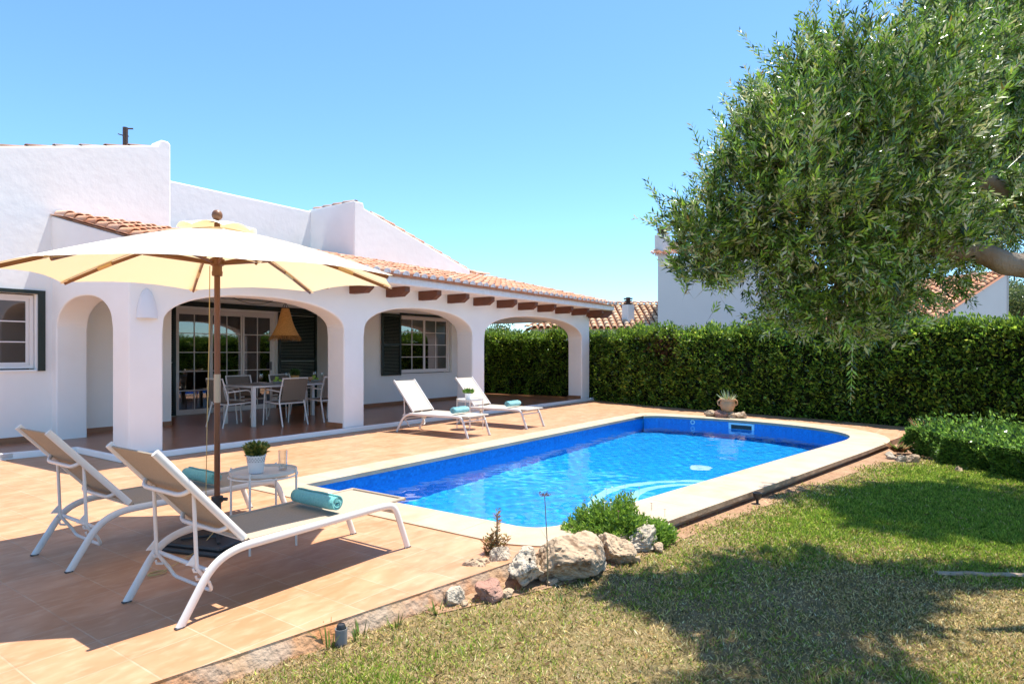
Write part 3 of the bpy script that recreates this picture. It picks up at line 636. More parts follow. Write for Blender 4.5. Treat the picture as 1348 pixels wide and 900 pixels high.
sw = [Vector((7.68, 11, 2.60)).lerp(Vector((6.3, 11.0, 2.60)), t)-Vector((0, 0, .55*4*t*(1-t)*.45)) for t in np.linspace(0, 1, 16)]
mb.tube(sw, .005, n=6); mb.build('cable', M['blackplastic'], pl)
# ================================================================== LOUNGERS
def make_lounger(label, slm=None):
    """local: x from head (0) to foot (1.65), y 0..0.60, z up; origin under the head end feet"""
    root = empty('sun_lounger', (0, 0, 0), label, 'sun lounger', 'sun loungers'); slm = slm or M['sling']
    for y in (0, .59):
        mb = MB(); path = fillet([(0, y, .0), (.17, y, .275), (.31, y, .335), (1.42, y, .345), (1.52, y, .33), (1.65, y, 0)], {1: .0, 2: .09, 1: .1, 3: .1, 4: .09}, 7)
        mb.tube(path, .014, .024, ref=(0, 1, 0), n=12); mb.build('side_frame', M['frame'], root, smooth=True, local=True)
        for (x, s_) in ((0, 1), (1.65, -1)):
            mb = MB(); mb.box(x-.023, x+.023, y-.015, y+.015, 0, .009); mb.build('foot_cap', M['rubber'], root, local=True, bevel=.004)
    mb = MB(); mb.box(.39, 1.60, .035, .555, .352, .358)
    for y in (.02, .57): mb.tube([(.40, y, .356), (1.63, y, .356)], .015, .012, ref=(0, 1, 0), n=8)
    mb.tube([(1.63, .01, .354), (1.63, .58, .354)], .013, n=8); mb.build('seat_sling', slm, root, local=True)
    for (x, z) in ((.45, .325), (1.0, .325), (1.5, .325), (.17, .245), (1.56, .27)):
        mb = MB(); mb.tube([(x, .0, z), (x, .59, z)], .0125, n=8); mb.build('crossbar', M['frame'], root, smooth=True, local=True)
    a, b = Vector((.38, 0, .37)), Vector((-.105, 0, .915)); d = (b-a).normalized(); nrm = Vector((-d.z, 0, d.x))
    for y in (.035, .555):
        mb = MB(); mb.tube([a+Vector((0, y, 0)), b+Vector((0, y, 0))], .013, .022, ref=(0, 1, 0), n=12); mb.build('back_rail', M['frame'], root, smooth=True, local=True)
    mb = MB(); o1 = a+d*.02+Vector((0, .045, 0)); o2 = b-d*.015+Vector((0, .045, 0)); nn = nrm*.004
    for (s_, e_) in ((o1, o2),):
        for sg in (1, -1):
            off = nn*sg+nrm*.0; mb.quad(s_+off, s_+off+Vector((0, .50, 0)), e_+off+Vector((0, .50, 0)), e_+off)
    mb.quad(o1+nn, o1-nn, o1-nn+Vector((0, .5, 0)), o1+nn+Vector((0, .5, 0))); mb.quad(o2+nn, o2-nn, o2-nn+Vector((0, .5, 0)), o2+nn+Vector((0, .5, 0)))
    mb.build('back_sling', slm, root, local=True)
    for t in (.16, .60):
        mb = MB()
        p = a+d*(.73*t); dn = -Vector((d.z, 0, -d.x)).normalized()*(-1); dn = Vector((-d.z, 0, d.x)); dn = dn if dn.z < 0 else -dn
        pts = fillet([p+Vector((0, .04, 0)), p+dn*.05+Vector((0, .09, 0)), p+dn*.05+Vector((0, .50, 0)), p+Vector((0, .55, 0))], .05, 5)
        mb.tube(pts, .0135, n=8); mb.build('back_hoop', M['frame'], root, smooth=True, local=True)
    # adjustable prop: two struts with notches and a lower U bar
    mb = MB(); pt = a+d*.40; zb = .10
    for y in (.075, .515):
        mb.tube([pt+Vector((0, y, -.01)), (.13, y, .26), (.20, y, .16)], .011, n=8)
        for (x, z) in ((.150, .235), (.165, .19)): mb.tube([(x, y, z), (x-.035, y, z+.01), (x-.04, y, z+.03)], .007, n=6)
        mb.prism([(.118, y-.003, .34), (.07, y-.003, .29), (.125, y-.003, .28)], (0, .006, 0))
    mb.tube(fillet([(.20, .075, .16), (.225, .09, .105), (.225, .50, .105), (.20, .515, .16)], .04, 5), .010, n=8)
    mb.build('prop', M['frame'], root, smooth=True, local=True)
    return root
L1 = make_lounger('beige sling lounger nearest the lawn, its foot end in full sun'); L1.location = (1.65, 3.26, 0)
L2 = copy_tree(L1); L2.location = (1.66, 4.68, 0); L2['label'] = 'beige sling lounger beyond the parasol pole with teal towel beside the side table'
L3 = make_lounger('pale cream lounger in front of the louvred window, left of the small side table', M['sling_light'])
L3.rotation_euler = (0, 0, R(-90)); L3.location = (8.01, 8.19, 0)
L4 = copy_tree(L3); L4.location = (9.63, 8.11, 0); L4['label'] = 'pale cream lounger in front of the third pillar, right of the small side table'
def towel(name, c, length, r, ang, label, m, rz=0):
    o = empty(name, c, label, 'towel', 'rolled towels on the loungers', rz)
    mb = MB(); n = 40; turns = 3.2; prof = []
    for i in range(int(n*turns)+1):
        t = i/(n*turns); rr = .012+(r-.012)*t; a = t*turns*2*math.pi; prof.append((rr*math.cos(a), rr*math.sin(a)+r))
    th = .011; k0 = 0; N = len(prof)
    rows = 9
    for jr in range(rows):
        x = -length/2+length*jr/(rows-1); sc = 1-.06*abs(2*jr/(rows-1)-1)**4; sg = math.sin(jr*1.7)*.0015
        for i, (y, z) in enumerate(prof):
            q = 1+.012*math.sin(i*.31+jr*.9); mb.v.append((x+(.004*math.sin(i*.2)), y*sc*q, r+(z-r)*sc*q*.95+sg))
    for jr in range(rows-1):
        for i in range(N-1): mb.face((jr*N+i, jr*N+i+1, (jr+1)*N+i+1, (jr+1)*N+i))
    ob = mb.build('cloth_roll', m, o, smooth=True, local=True)
    so_ = ob.modifiers.new('s', 'SOLIDIFY'); so_.thickness = th; so_.offset = -1
    return o
towel('towel', (2.70, 3.53, .374), .44, .057, 0, 'rolled turquoise towel half in shade on the nearest lounger', M['towel'], R(-90))
towel('towel', (2.68, 4.96, .374), .44, .057, 0, 'rolled teal towel in shade behind the parasol pole', M['towel'], R(-90))
towel('towel', (8.30, 6.95, .374), .42, .062, 0, 'rolled aqua towel on the far lounger nearer the dining table', M['towel2'], R(4))
towel('towel', (9.93, 6.98, .374), .42, .062, 0, 'rolled aqua towel on the lounger furthest from the camera', M['towel2'], R(2))
# ================================================================== SIDE TABLES + POTS
def side_table(c, label, m, rr=.235, h=.55, rz=0):
    o = empty('side_table', c, label, 'side table', 'round side tables', rz)
    mb = MB(); mb.lathe([(0, h-.018), (rr-.01, h-.018), (rr, h-.012), (rr, h+.012), (rr-.006, h+.012), (rr-.008, h-.008), (0, h-.010)], (0, 0, 0), 48); mb.build('tray_top', m, o, smooth=True, local=True)
    for k in range(4):
        a = R(45+90*k); x, y = (rr+.006)*math.cos(a), (rr+.006)*math.sin(a); mb = MB(); mb.tube([(x, y, 0), (x, y, h+.02)], .0085, n=8); mb.build('leg', M['frame'], o, smooth=True, local=True)
    mb = MB(); mb.tube([((rr+.003)*math.cos(a), (rr+.003)*math.sin(a), h-.03) for a in np.linspace(0, 2*math.pi, 40, endpoint=False)], .006, n=6, close=True); mb.build('ring', M['frame'], o, smooth=True, local=True)
    return o
T1 = (2.72, 4.16); T2 = (9.1, 7.38)
side_table((*T1, 0), 'round grey tray table with lace pot between the two near loungers', M['tray'], rz=R(-10))
side_table((*T2, 0), 'small white tray table between the two far loungers', M['frame'], rz=R(-8))
def potted(c, sc, label, colr, nl, lace=True, hh=.085, spread=.11, leafl=.035, up=.6):
    o = empty('potted_plant', c, label, 'potted plant'); mb = MB()
    mb.lathe([(0, 0), (.045, 0), (.05, .004), (.062, .118), (.064, .122), (.058, .122), (.054, .108), (0, .105)], (0, 0, 0), 32); mb.v = [(x*sc, y*sc, z*sc) for x, y, z in mb.v]
    pot = mb.build('pot', M['potwhite'], o, smooth=True, local=True)
    if lace:
        mb = MB()
        for k in range(20):
            a = 2*math.pi*k/20
            for (z, r_) in ((.108, .0624), (.096, .0610), (.084, .0597)):
                a2 = a+(math.pi/20 if z == .096 else 0); c_ = Vector((r_*math.cos(a2), r_*math.sin(a2), z)); e = Vector((math.cos(a2), math.sin(a2), .1)); t_ = Vector((-math.sin(a2), math.cos(a2), 0)); u_ = Vector((0, 0, 1))
                mb.poly([(c_+e*.0012+t_*.0042*math.cos(q)+u_*.0042*math.sin(q))*sc for q in np.linspace(0, 2*math.pi, 8, endpoint=False)])
        mb.build('lace_pattern', M['greyplastic'], pot, local=True)
        mb = MB()
        for k in range(20):
            a = 2*math.pi*k/20; mb.lathe([(0, -.003), (.007, -.001), (.007, .002), (0, .006)], (.062*math.cos(a), .062*math.sin(a), .122), 8)
        mb.v = [(x*sc, y*sc, z*sc) for x, y, z in mb.v]; mb.build('scalloped_rim', M['potwhite'], pot, local=True)
    a = RNG.uniform(0, 2*math.pi, nl); rr = np.sqrt(RNG.uniform(0, 1, nl)); hgt = RNG.uniform(.1, 1, nl)
    P = np.stack([rr*np.cos(a)*spread*(.45+.55*hgt), rr*np.sin(a)*spread*(.45+.55*hgt), .11+hgt*hh*(1.1-.35*rr**2)], 1)*sc
    D = np.stack([np.cos(a)*rr, np.sin(a)*rr, np.full(nl, up)], 1)+RNG.normal(size=(nl, 3))*.4
    V, Fc, T = leaves(P, D, RNG.uniform(.7, 1.3, nl)*leafl*sc, RNG.uniform(.7, 1.2, nl)*leafl*sc*.42, tints(nl, colr)); np_mesh('foliage', V, Fc, M['leaf'], o, tint=T, local=True)
    return o
pp = at(342, 620, 1)
potted((2.665, 4.17, .542), 1.05, 'small leafy plant in white lace patterned pot on grey side table', [(.10, .16, .03), (.06, .11, .02), (.22, .24, .04), (.30, .26, .06)], 900, spread=.075, hh=.085)
potted((9.07, 7.40, .542), 1.0, 'bright green tufty plant in plain white pot between far loungers', [(.16, .30, .04), (.10, .22, .03)], 420, lace=False, spread=.085, hh=.04, leafl=.07, up=1.2)
g_o = empty('tumbler', (2.84, 4.10, .542), 'clear straight glass on the grey side table', 'glass'); mb = MB(); mb.lathe([(0, .003), (.030, .003), (.034, .15), (.0325, .15), (.0285, .012), (0, .012)], (0, 0, 0), 28); mb.build('glass_body', M['drinkglass'], g_o, smooth=True, local=True)
# ================================================================== PARASOL
PB = Vector((2.54, 4.47, 0))
par = empty('parasol', PB, 'cream canvas parasol with dark wooden pole over the near loungers', 'parasol')
mb = MB(); mb.tube([PB+Vector((0, 0, .32)), PB+Vector((0, 0, 1.30))], .021, n=16); mb.build('pole', M['parasol_wood'], par, smooth=True)
mb = MB(); mb.tube([PB+Vector((0, 0, 1.30)), PB+Vector((0, 0, 2.38))], .021, n=16); mb.build('pole', M['parasol_wood'], par, smooth=True)
mb = MB(); mb.tube([PB+Vector((0, 0, 1.05)), PB+Vector((0, 0, 1.26))], .0235, n=16); mb.build('joint_sleeve', mat('sleeve', (.42, .34, .27), .45, metal=.5), par, smooth=True)
rimz, apz, RR = 1.965, 2.355, 1.38
lr, dp = Vector((SA, -CA, 0)), Vector((CA, SA, 0))        # camera right and depth on the ground
def rimpt(k, rad=RR, z=None):
    a = R(33.7+45*k); v = lr*math.cos(a)*rad+dp*math.sin(a)*rad; t = rad/RR
    return PB+v+Vector((0, 0, (rimz if z is None else z)+.036*math.sin(a)*t))
mb = MB(); cn = 12; apx = PB+Vector((0, 0, apz)); NR = 10
def canv(k, u, t):
    """k sector, u 0..1 across, t 0 apex..1 rim"""
    p = rimpt(k)*(1-u)+rimpt(k+1)*u; q = apx.lerp(p, t); sag = .035*math.sin(math.pi*u)*t; 
    q.z += .030*math.sin(math.pi*t)*1.0 + sag*.9*t
    c = (rimpt(k)+rimpt(k+1))/2; inn = (PB-c); inn.z = 0; q += inn.normalized()*.05*math.sin(math.pi*u)*t*t
    return q
for k in range(8):
    for i in range(NR):
        for j in range(6):
            t0, t1 = .02+.98*i/NR, .02+.98*(i+1)/NR; u0, u1 = j/6, (j+1)/6
            mb.quad(canv(k, u0, t0), canv(k, u0, t1), canv(k, u1, t1), canv(k, u1, t0))
cv = mb.build('canopy', M['canvas'], par, smooth=False, doubles=True)
cv.data.polygons.foreach_set('use_smooth', [True]*len(cv.data.polygons)); cv.data.set_sharp_from_angle(angle=R(12)) if hasattr(cv.data, 'set_sharp_from_angle') else None
# stitched seams and pocket tips
mb = MB()
for k in range(8):
    a = [canv(k, 0, t)+Vector((0, 0, .002)) for t in np.linspace(.05, 1, 12)]; mb.tube(a, .009, .0018, ref=(rimpt(k+1)-rimpt(k-1)), n=6)
    e = canv(k, 0, 1); i_ = canv(k, 0, .94); w_ = (rimpt(k+1)-rimpt(k-1)).normalized()*.045
    mb.quad(e+w_*.4-Vector((0, 0, .012)), e-w_*.4-Vector((0, 0, .012)), i_-w_-Vector((0, 0, .022)), i_+w_-Vector((0, 0, .022)))
mb.build('seam', M['canvas'], cv)
# vent cap
mb = MB(); ven = []
for k in range(8):
    for j in range(6):
        u0, u1 = j/6, (j+1)/6
        def vp(u, t):
            a = R(33.7+45*(k+u)); r_ = .27*t; s_ = abs(math.sin(math.pi*u)); return PB+lr*math.cos(a)*r_+dp*math.sin(a)*r_+Vector((0, 0, 2.395-.075*t**1.3+.028*s_*t))
        for (t0, t1) in ((0.06, .5), (.5, 1)): mb.quad(vp(u0, t0), vp(u0, t1), vp(u1, t1), vp(u1, t0))
vc = mb.build('vent_cap', M['canvas'], cv, smooth=True, doubles=True)
mb = MB(); mb.lathe([(0, -.01), (.014, -.01), (.014, .018), (.026, .024), (.035, .038), (.038, .054), (.035, .070), (.024, .086), (.01, .092), (0, .093)], tuple(PB+Vector((0, 0, 2.385))), 20); mb.build('finial', M['rib_wood'], par, smooth=True)
mb = MB(); mb.lathe([(.021, 0), (.036, .004), (.038, .03), (.034, .045), (.034, .075), (.05, .085), (.052, .125), (.03, .14), (.021, .14)], tuple(PB+Vector((0, 0, 1.985))), 20); hub = mb.build('hub', M['rib_wood'], par, smooth=True)
mb = MB(); mb.lathe([(.021, 0), (.04, .0), (.042, .04), (.021, .045)], tuple(PB+Vector((0, 0, 2.29))), 16); mb.build('top_hub', M['rib_wood'], par, smooth=True)
for k in range(8):
    mb = MB(); mb.tube([canv(k, 0, t)-Vector((0, 0, .022)) for t in (.04, .35, .7, .975)], .009, .014, ref=rimpt(k+1)-rimpt(k-1), n=8); rb = mb.build('rib', M['rib_wood'], par, smooth=True)
    mb = MB(); mb.tube([canv(k, 0, t)-Vector((0, 0, .022)) for t in (.66, .75)], .0115, .0165, ref=rimpt(k+1)-rimpt(k-1), n=8); mb.build('ferrule', M['brass'], rb, smooth=True)
    mb = MB(); q = canv(k, 0, .46)-Vector((0, 0, .034)); a = R(33.7+45*k); hbp = PB+(lr*math.cos(a)+dp*math.sin(a))*.045+Vector((0, 0, 2.085)); mb.tube([hbp, q], .008, .012, ref=rimpt(k+1)-rimpt(k-1), n=8); mb.build('strut', M['rib_wood'], rb, smooth=True)
mb = MB(); cd = PB+lr*-.045-dp*.02; mb.tube([cd+Vector((0, 0, 2.06)), cd+Vector((-.005, 0, 1.5)), cd+lr*-.02+Vector((0, 0, .9)), cd+lr*-.03+Vector((0, 0, .30))], .0035, n=6)
coil = [onz(207, 756)+Vector((.055*math.cos(t), .035*math.sin(t), .006+.001*t)) for t in np.linspace(0, 11, 50)]
mb.tube(coil, .003, n=5); mb.tube([coil[-1], PB+Vector((-.2, -.1, .02)), PB+Vector((-.04, -.02, .10))], .003, n=5)
mb.build('pull_cord', M['rope'], par)
pb = empty('parasol_stand', PB, 'black square plastic stand holding the parasol pole', 'parasol stand')
mb = MB(); ang = R(18); Rm = Matrix.Translation(PB) @ Matrix.Rotation(ang, 4, 'Z')
for (s_, z0, z1) in ((.27, 0, .035), (.25, .036, .065)): mb.box(-s_, s_, -s_, s_, z0, z1, mt=Rm)
mb.build('plate', M['blackplastic'], pb, bevel=.02, seg=3)
mb = MB()
for k in range(4): mb.box(.03, .24, -.012, .012, .066, .082, mt=Rm @ Matrix.Rotation(R(45+90*k), 4, 'Z'))
mb.build('raised_rim', M['blackplastic'], pb, bevel=.004)
mb = MB(); mb.lathe([(.06, .066), (.055, .085), (.03, .09), (.028, .31), (.040, .312), (.041, .355), (.024, .36)], tuple(PB), 24); tb = mb.build('tube', M['blackplastic'], pb, smooth=True)
mb = MB(); mb.tube([PB+lr*.03+Vector((0, 0, .335)), PB+lr*.075+Vector((0, 0, .335))], .013, n=8); mb.build('clamp_knob', M['blackplastic'], tb, smooth=True)
# ================================================================== DINING SET
DT = (6.52, 8.55, 10.30, 11.28)
dt = empty('dining_table', (7.53, 10.79, TZ), 'long white framed dining table with grey top under the arches', 'dining table')
mb = MB(); mb.box(DT[0], DT[1], DT[2], DT[3], TZ+.70, TZ+.735); mb.build('table_frame', M['frame'], dt, bevel=.006)
mb = MB(); mb.box(DT[0]+.02, DT[1]-.02, DT[2]+.02, DT[3]-.02, TZ+.7355, TZ+.744); mb.build('tabletop', M['stone_grey'], dt, bevel=.003)
for x in (DT[0], DT[1]-.07):
    for y in (DT[2], DT[3]-.07): mb = MB(); mb.box(x+.002, x+.068, y+.002, y+.068, TZ, TZ+.70); mb.build('leg', M['frame'], dt, bevel=.006)
def make_chair(label):
    """origin centre of seat on floor, faces +y"""
    o = empty('dining_chair', (0, 0, 0), label, 'dining chair', 'chairs around the dining table'); w_ = .27
    for s_ in (-1, 1):
        x = s_*w_
        mb = MB(); mb.tube([(x, -.33, 0), (x*.97, -.22, .44), (x*.97, -.23, .55), (x*.95, -.33, .88)], .016, .013, ref=(1, 0, 0), n=8); mb.build('rear_leg', M['frame'], o, smooth=True, local=True)
        mb = MB(); mb.tube(fillet([(x, .27, 0), (x, .22, .62), (x, .15, .66), (x*.97, -.235, .63)], .05, 5), .014, .013, ref=(1, 0, 0), n=8); mb.build('front_leg', M['frame'], o, smooth=True, local=True)
        mb = MB(); mb.tube([(x, .235, .43), (x, -.225, .41)], .013, n=8); mb.build('side_rail', M['frame'], o, smooth=True, local=True)
    for (y, z, q) in ((-.225, .41, .97), (.235, .43, .97), (-.33, .87, .95)):
        mb = MB(); mb.tube([(-w_*q, y, z), (w_*q, y, z)], .013, n=8); mb.build('frame_bar', M['frame'], o, smooth=True, local=True)
    mb = MB(); mb.box(-w_+.015, w_-.015, -.22, .235, .425, .435); mb.build('seat', M['chairmesh'], o, local=True)
    mb = MB(); m = Matrix.Translation((0, -.245, .44)) @ Matrix.Rotation(R(14.5), 4, 'X'); mb.box(-w_+.02, w_-.02, -.003, .003, .02, .425, mt=m); mb.build('backrest', M['chairmesh'], o, local=True)
    return o
C1 = make_chair('taupe chair at the near side of the table, fully visible left of the pillar')
spots = [((7.12, 10.22), 0, None), ((8.03, 10.22), 0, 'white framed taupe chair half hidden by the pillar at the near side of the table'),
         ((6.40, 10.78), -90, 'white framed taupe chair at the head of the table beside the parasol pole'),
         ((7.15, 11.50), 178, 'taupe chair on the far side of the table, behind the left fruit bowl'),
         ((8.12, 11.50), 182, 'white framed taupe chair on the far side of the table, behind the potted herb')]
for i, ((x, y), rz_, lb) in enumerate(spots):
    c = C1 if i == 0 else copy_tree(C1)
    c.location = (x, y, TZ); c.rotation_euler = (0, 0, R(rz_))
    if lb: c['label'] = lb
TT = TZ+.744
def onT(px, py): p = onz(px, py, TT); return (p.x, p.y, TT)
for (x, y, lb) in ((6.95, 10.55, 'white plate at the near left place setting'), (7.15, 11.05, 'white plate at the far left place setting'), (7.75, 10.50, 'white plate at the near middle place setting'), (8.15, 10.95, 'white plate at the far right place setting by the green fruit')):
    o = empty('plate', (x, y, TT), lb, 'plate', 'plates on the dining table'); mb = MB(); mb.lathe([(0, .002), (.08, .002), (.13, .014), (.131, .017), (.08, .006), (0, .006)], (0, 0, 0), 28); mb.build('dish', M['cloth'], o, smooth=True, local=True)
def wineglass(x, y, lb):
    o = empty('wine_glass', (x, y, TT), lb, 'wine glass', 'stemmed glasses on the dining table'); mb = MB(); mb.lathe([(.032, 0), (.032, .002), (.004, .008), (.0035, .08), (.018, .095), (.036, .125), (.040, .15), (.034, .19), (.032, .19), (.038, .15), (.034, .127), (.0, .1)], (0, 0, 0), 20); mb.build('bowl', M['drinkglass'], o, smooth=True, local=True)
wineglass(7.02, 10.82, 'stemmed glass left of the apple bowl'); wineglass(7.72, 11.02, 'stemmed glass between the apple bowl and the potted herb'); wineglass(8.28, 10.62, 'stemmed glass behind the near pillar end of the table'); wineglass(8.42, 11.05, 'stemmed glass furthest right on the dining table')
def fruit(x, y, lb, seed):
    rg = random.Random(seed); o = empty('fruit_bowl', (x, y, TT), lb, 'fruit bowl', 'bowls of green fruit'); mb = MB(); mb.lathe([(.05, 0), (.06, .004), (.115, .035), (.12, .04), (.112, .04), (.055, .010), (0, .01)], (0, 0, 0), 26); mb.build('bowl', M['cloth'], o, smooth=True, local=True)
    k = 0
    for (dx, dy, dz) in ((-.055, -.02, .045), (.05, -.03, .045), (0, .05, .045), (-.005, 0, .1)):
        mb = MB(); r_ = .038; mb.lathe([(0, -r_*.85), (r_*.7, -r_*.75), (r_, 0), (r_*.8, r_*.7), (r_*.3, r_*.86), (0, r_*.7)], (dx, dy, dz), 14); mb.build('apple', M['apple'], o, smooth=True, local=True)
fruit(7.32, 10.75, 'pale bowl of green apples on the left of the dining table', 1); fruit(8.22, 10.80, 'pale bowl of green apples near the right end of the dining table', 2)
o = empty('potted_plant', (7.80, 10.86, TT), 'green herb in brown woven pot standing on the dining table', 'potted plant'); mb = MB(); mb.lathe([(0, 0), (.065, 0), (.085, .13), (.08, .14), (.07, .12), (0, .12)], (0, 0, 0), 24); mb.build('pot', M['straw'], o, smooth=True, local=True)
n = 700; v = RNG.normal(size=(n, 3)); v /= np.linalg.norm(v, axis=1, keepdims=True); P = v*RNG.uniform(.03, .085, (n, 1))*np.array([1.1, 1.1, .8])+np.array([0, 0, .19]); V, Fc, T = leaves(P, v+np.array([0, 0, .4]), np.full(n, .03), np.full(n, .016), tints(n, [(.07, .13, .03), (.10, .18, .04)])); np_mesh('foliage', V, Fc, M['leaf'], o, tint=T, local=True)
o = empty('candle_holder', (8.02, 10.66, TT), 'small brown glass candle holder next to the woven pot', 'candle holder'); mb = MB(); mb.lathe([(.03, 0), (.032, .003), (.008, .02), (.012, .035), (.05, .055), (.058, .10), (.054, .10), (.045, .06), (0, .045)], (0, 0, 0), 20); mb.build('cup', M['clay'], o, smooth=True, local=True)
# ================================================================== ROCKS
def rock(c, size, m, label, seed, rough=.35, pits=.12, rz=0, name='rock', group='limestone rocks edging the pool corner'):
    """c: base point, size (sx,sy,sz)"""
    bm = bmesh.new(); bmesh.ops.create_icosphere(bm, subdivisions=5, radius=1); off = Vector((seed*7.3, seed*3.1, seed*5.7)); rm = Matrix.Rotation(rz, 3, 'Z')
    rg = random.Random(seed); planes = []
    for k in range(15):
        nv = Vector((rg.gauss(0, 1), rg.gauss(0, 1), rg.gauss(0, 1))).normalized(); planes.append((nv, rg.uniform(.52, .85)))
    for v in bm.verts:
        p = v.co.copy(); n_ = p.normalized()
        for (nv, dd) in planes:
            e = p.dot(nv)-dd
            if e > 0: p -= nv*e*.96
        p += n_*(noise.noise(n_*1.1+off)*rough*.8 + noise.noise(n_*2.7+off)*rough*.22)
        dv, pv = noise.voronoi(n_*2.3+off); p += n_*(dv[1]-dv[0]-.25)*rough*.32          # chipped faces and cracks
        dv2, _ = noise.voronoi(n_*6.5+off); p -= n_*max(0, .32-(dv2[0]))*pits*2.6*max(0, noise.noise(n_*1.7+off*2)+.35)
        p += n_*(noise.noise(n_*9+off)*.035+noise.noise(n_*23+off)*.028)
        p = Vector((p.x*size[0], p.y*size[1], max(p.z, -.72)*size[2])); v.co = rm @ p
    zmin = min(v.co.z for v in bm.verts)
    for v in bm.verts: v.co.z -= zmin+size[2]*.16
    me = bpy.data.meshes.new(name); bm.to_mesh(me); bm.free(); me.materials.append(m); me.polygons.foreach_set('use_smooth', [False]*len(me.polygons))
    o = bpy.data.objects.new(name, me); COL.objects.link(o); o.location = c; tag(o, label, 'rock', group); return o
def g_(px, py, dz=0): p = onz(px, py, LZ); return (p.x, p.y, LZ+dz)
def back(p, d): return (p[0]+CA*d, p[1]+SA*d, p[2])
rock(back(g_(597, 796), .03), (.085, .075, .07), M['rock_white'], 'small round whitish stone at the deck edge, furthest left of the rocks', 3, .15, .03)
rock(back(g_(643, 790), .06), (.155, .09, .085), M['rock_red'], 'low reddish brown rock next to the small white stone', 5, .3, .05, .4)
rock(back(g_(626, 772), .16), (.11, .09, .12), M['rock'], 'tan pitted rock squeezed behind the reddish rock', 8, .4, .25)
rock(back(g_(656, 768), .20), (.12, .10, .12), M['rock_white'], 'pale grey upright rock below the dried succulent', 11, .35, .15)
rock(back(g_(692, 777), .16), (.23, .15, .155), M['rock_white'], 'white rock full of dark holes, left of the biggest boulder', 14, .35, .32, .5)
rock(back(g_(757, 768), .20), (.34, .22, .185), M['rock'], 'biggest tan boulder with a sloping flat top', 17, .14, .12, .2)
rock(back(g_(812, 743), .10), (.20, .13, .13), M['rock'], 'craggy brown rock just right of the biggest boulder', 21, .4, .25, .9)
rock(back(g_(848, 724), .03), (.22, .12, .125), M['rock_white'], 'pale ridged rock under the flowering shrub, furthest right of the group', 25, .4, .25, -.3)
rock(g_(728, 769), (.05, .035, .035), M['rock'], 'fist sized brown stone on the soil before the biggest boulder', 31, .3, .05)
rock(g_(884, 708), (.07, .03, .03), M['rock_white'], 'flat white stone sliver beside the coping end', 33, .3, .05)
rock(back(g_(876, 716), .05), (.04, .03, .03), M['rock'], 'small brown pebble right of the flowering shrub', 34, .3, .05)
rock(back(g_(668, 789), .04), (.06, .045, .035), M['rock'], 'small rusty stone wedged between the reddish rock and the holed white rock', 41, .3, .05)
rock(back(g_(722, 762), .12), (.09, .07, .12), M['rock'], 'narrow tan stone filling the gap left of the biggest boulder', 43, .3, .15)
for _i, (px, py, s_, mn, lb) in enumerate(((611, 800, .035, 'rock', 'tiny brown pebble between the small white stone and the reddish rock'), (677, 760, .09, 'rock', 'tan stone wedged above the holed white rock by the dried succulent'), (792, 752, .055, 'rock_white', 'pale pebble at the right foot of the biggest boulder'), (838, 742, .05, 'rock', 'small brown stone in front of the furthest right ridged rock'), (868, 728, .06, 'rock', 'rounded brown stone under the right edge of the flowering shrub'))):
    rock(back(g_(px, py), .03 if _i != 1 else .16), (s_, s_*.75, s_*.75), M[mn], lb, 110+_i*3, .3, .1)
# right bush edging stones
G2 = 'stones beside the low clipped bush'
for i, (px, py, s_, m_, lb) in enumerate(((1172, 604, .12, 'rock_white', 'pale stone touching the tip of the coping'), (1186, 607, .13, 'rock_white', 'whitish pitted stone second from the coping tip'), (1201, 608, .15, 'rock', 'broad brown stone in front of the bush end'), (1207, 598, .12, 'rock_white', 'pale upright stone against the bush end'), (1262, 620, .09, 'rock', 'small half buried stone under the clipped bush'))):
    rock(g_(px, py, -.015), (s_*.8, s_*.62, s_*.62), M[m_], lb, 50+i*3, .35, .2, group=G2)
# terracotta urn with aloe
UP = Vector((13.92, 4.05, .01)); 
for i, (dx, dy, s_, m_, lb) in enumerate(((-.05, .34, .13, 'rock', 'grey round stone left of the terracotta urn'), (-.14, .10, .15, 'rock_red', 'long reddish stone in front of the urn'), (-.12, -.14, .11, 'rock', 'small tan stone front right of the urn'), (-.02, -.30, .12, 'rock', 'knobbly brown stone right of the urn'), (.06, -.2, .12, 'rock_white', 'pale stone behind the right side of the urn'), (.1, .16, .12, 'rock', 'brown stone behind the left side of the urn'))):
    rock((UP.x+dx, UP.y+dy, .01), (s_*.95, s_*1.15, s_*.75), M[m_], lb, 70+i*5, .3, .1, group='stones ringed round the terracotta urn')
rock((UP.x+.02, UP.y, .01), (.16, .16, .12), M['rock'], 'flat stone directly under the terracotta urn', 99, .2, .05, group='stones ringed round the terracotta urn')
urn = empty('terracotta_urn', UP+Vector((0, 0, .13)), 'terracotta urn with two handles standing on stones by the hedge', 'urn')
uc = tuple(UP+Vector((0, 0, .12)))
mb = MB(); mb.lathe([(0, 0), (.095, 0), (.12, .03), (.158, .12), (.165, .18), (.15, .235), (.172, .262), (.176, .28), (.15, .28), (.135, .25), (0, .24)], uc, 32); ub = mb.build('body', M['clay'], urn, smooth=True)
for s_ in (-1, 1):
    c_ = Vector(uc); t = lr*s_; mb = MB(); mb.tube(fillet([c_+t*.15+Vector((0, 0, .25)), c_+t*.215+Vector((0, 0, .24)), c_+t*.215+Vector((0, 0, .16)), c_+t*.16+Vector((0, 0, .13))], .04, 5), .014, n=8); mb.build('handle', M['clay'], urn, smooth=True)
aloe = empty('aloe_plant', UP+Vector((0, 0, .36)), 'pale green aloe with splayed pointed leaves in the terracotta urn', 'plant')
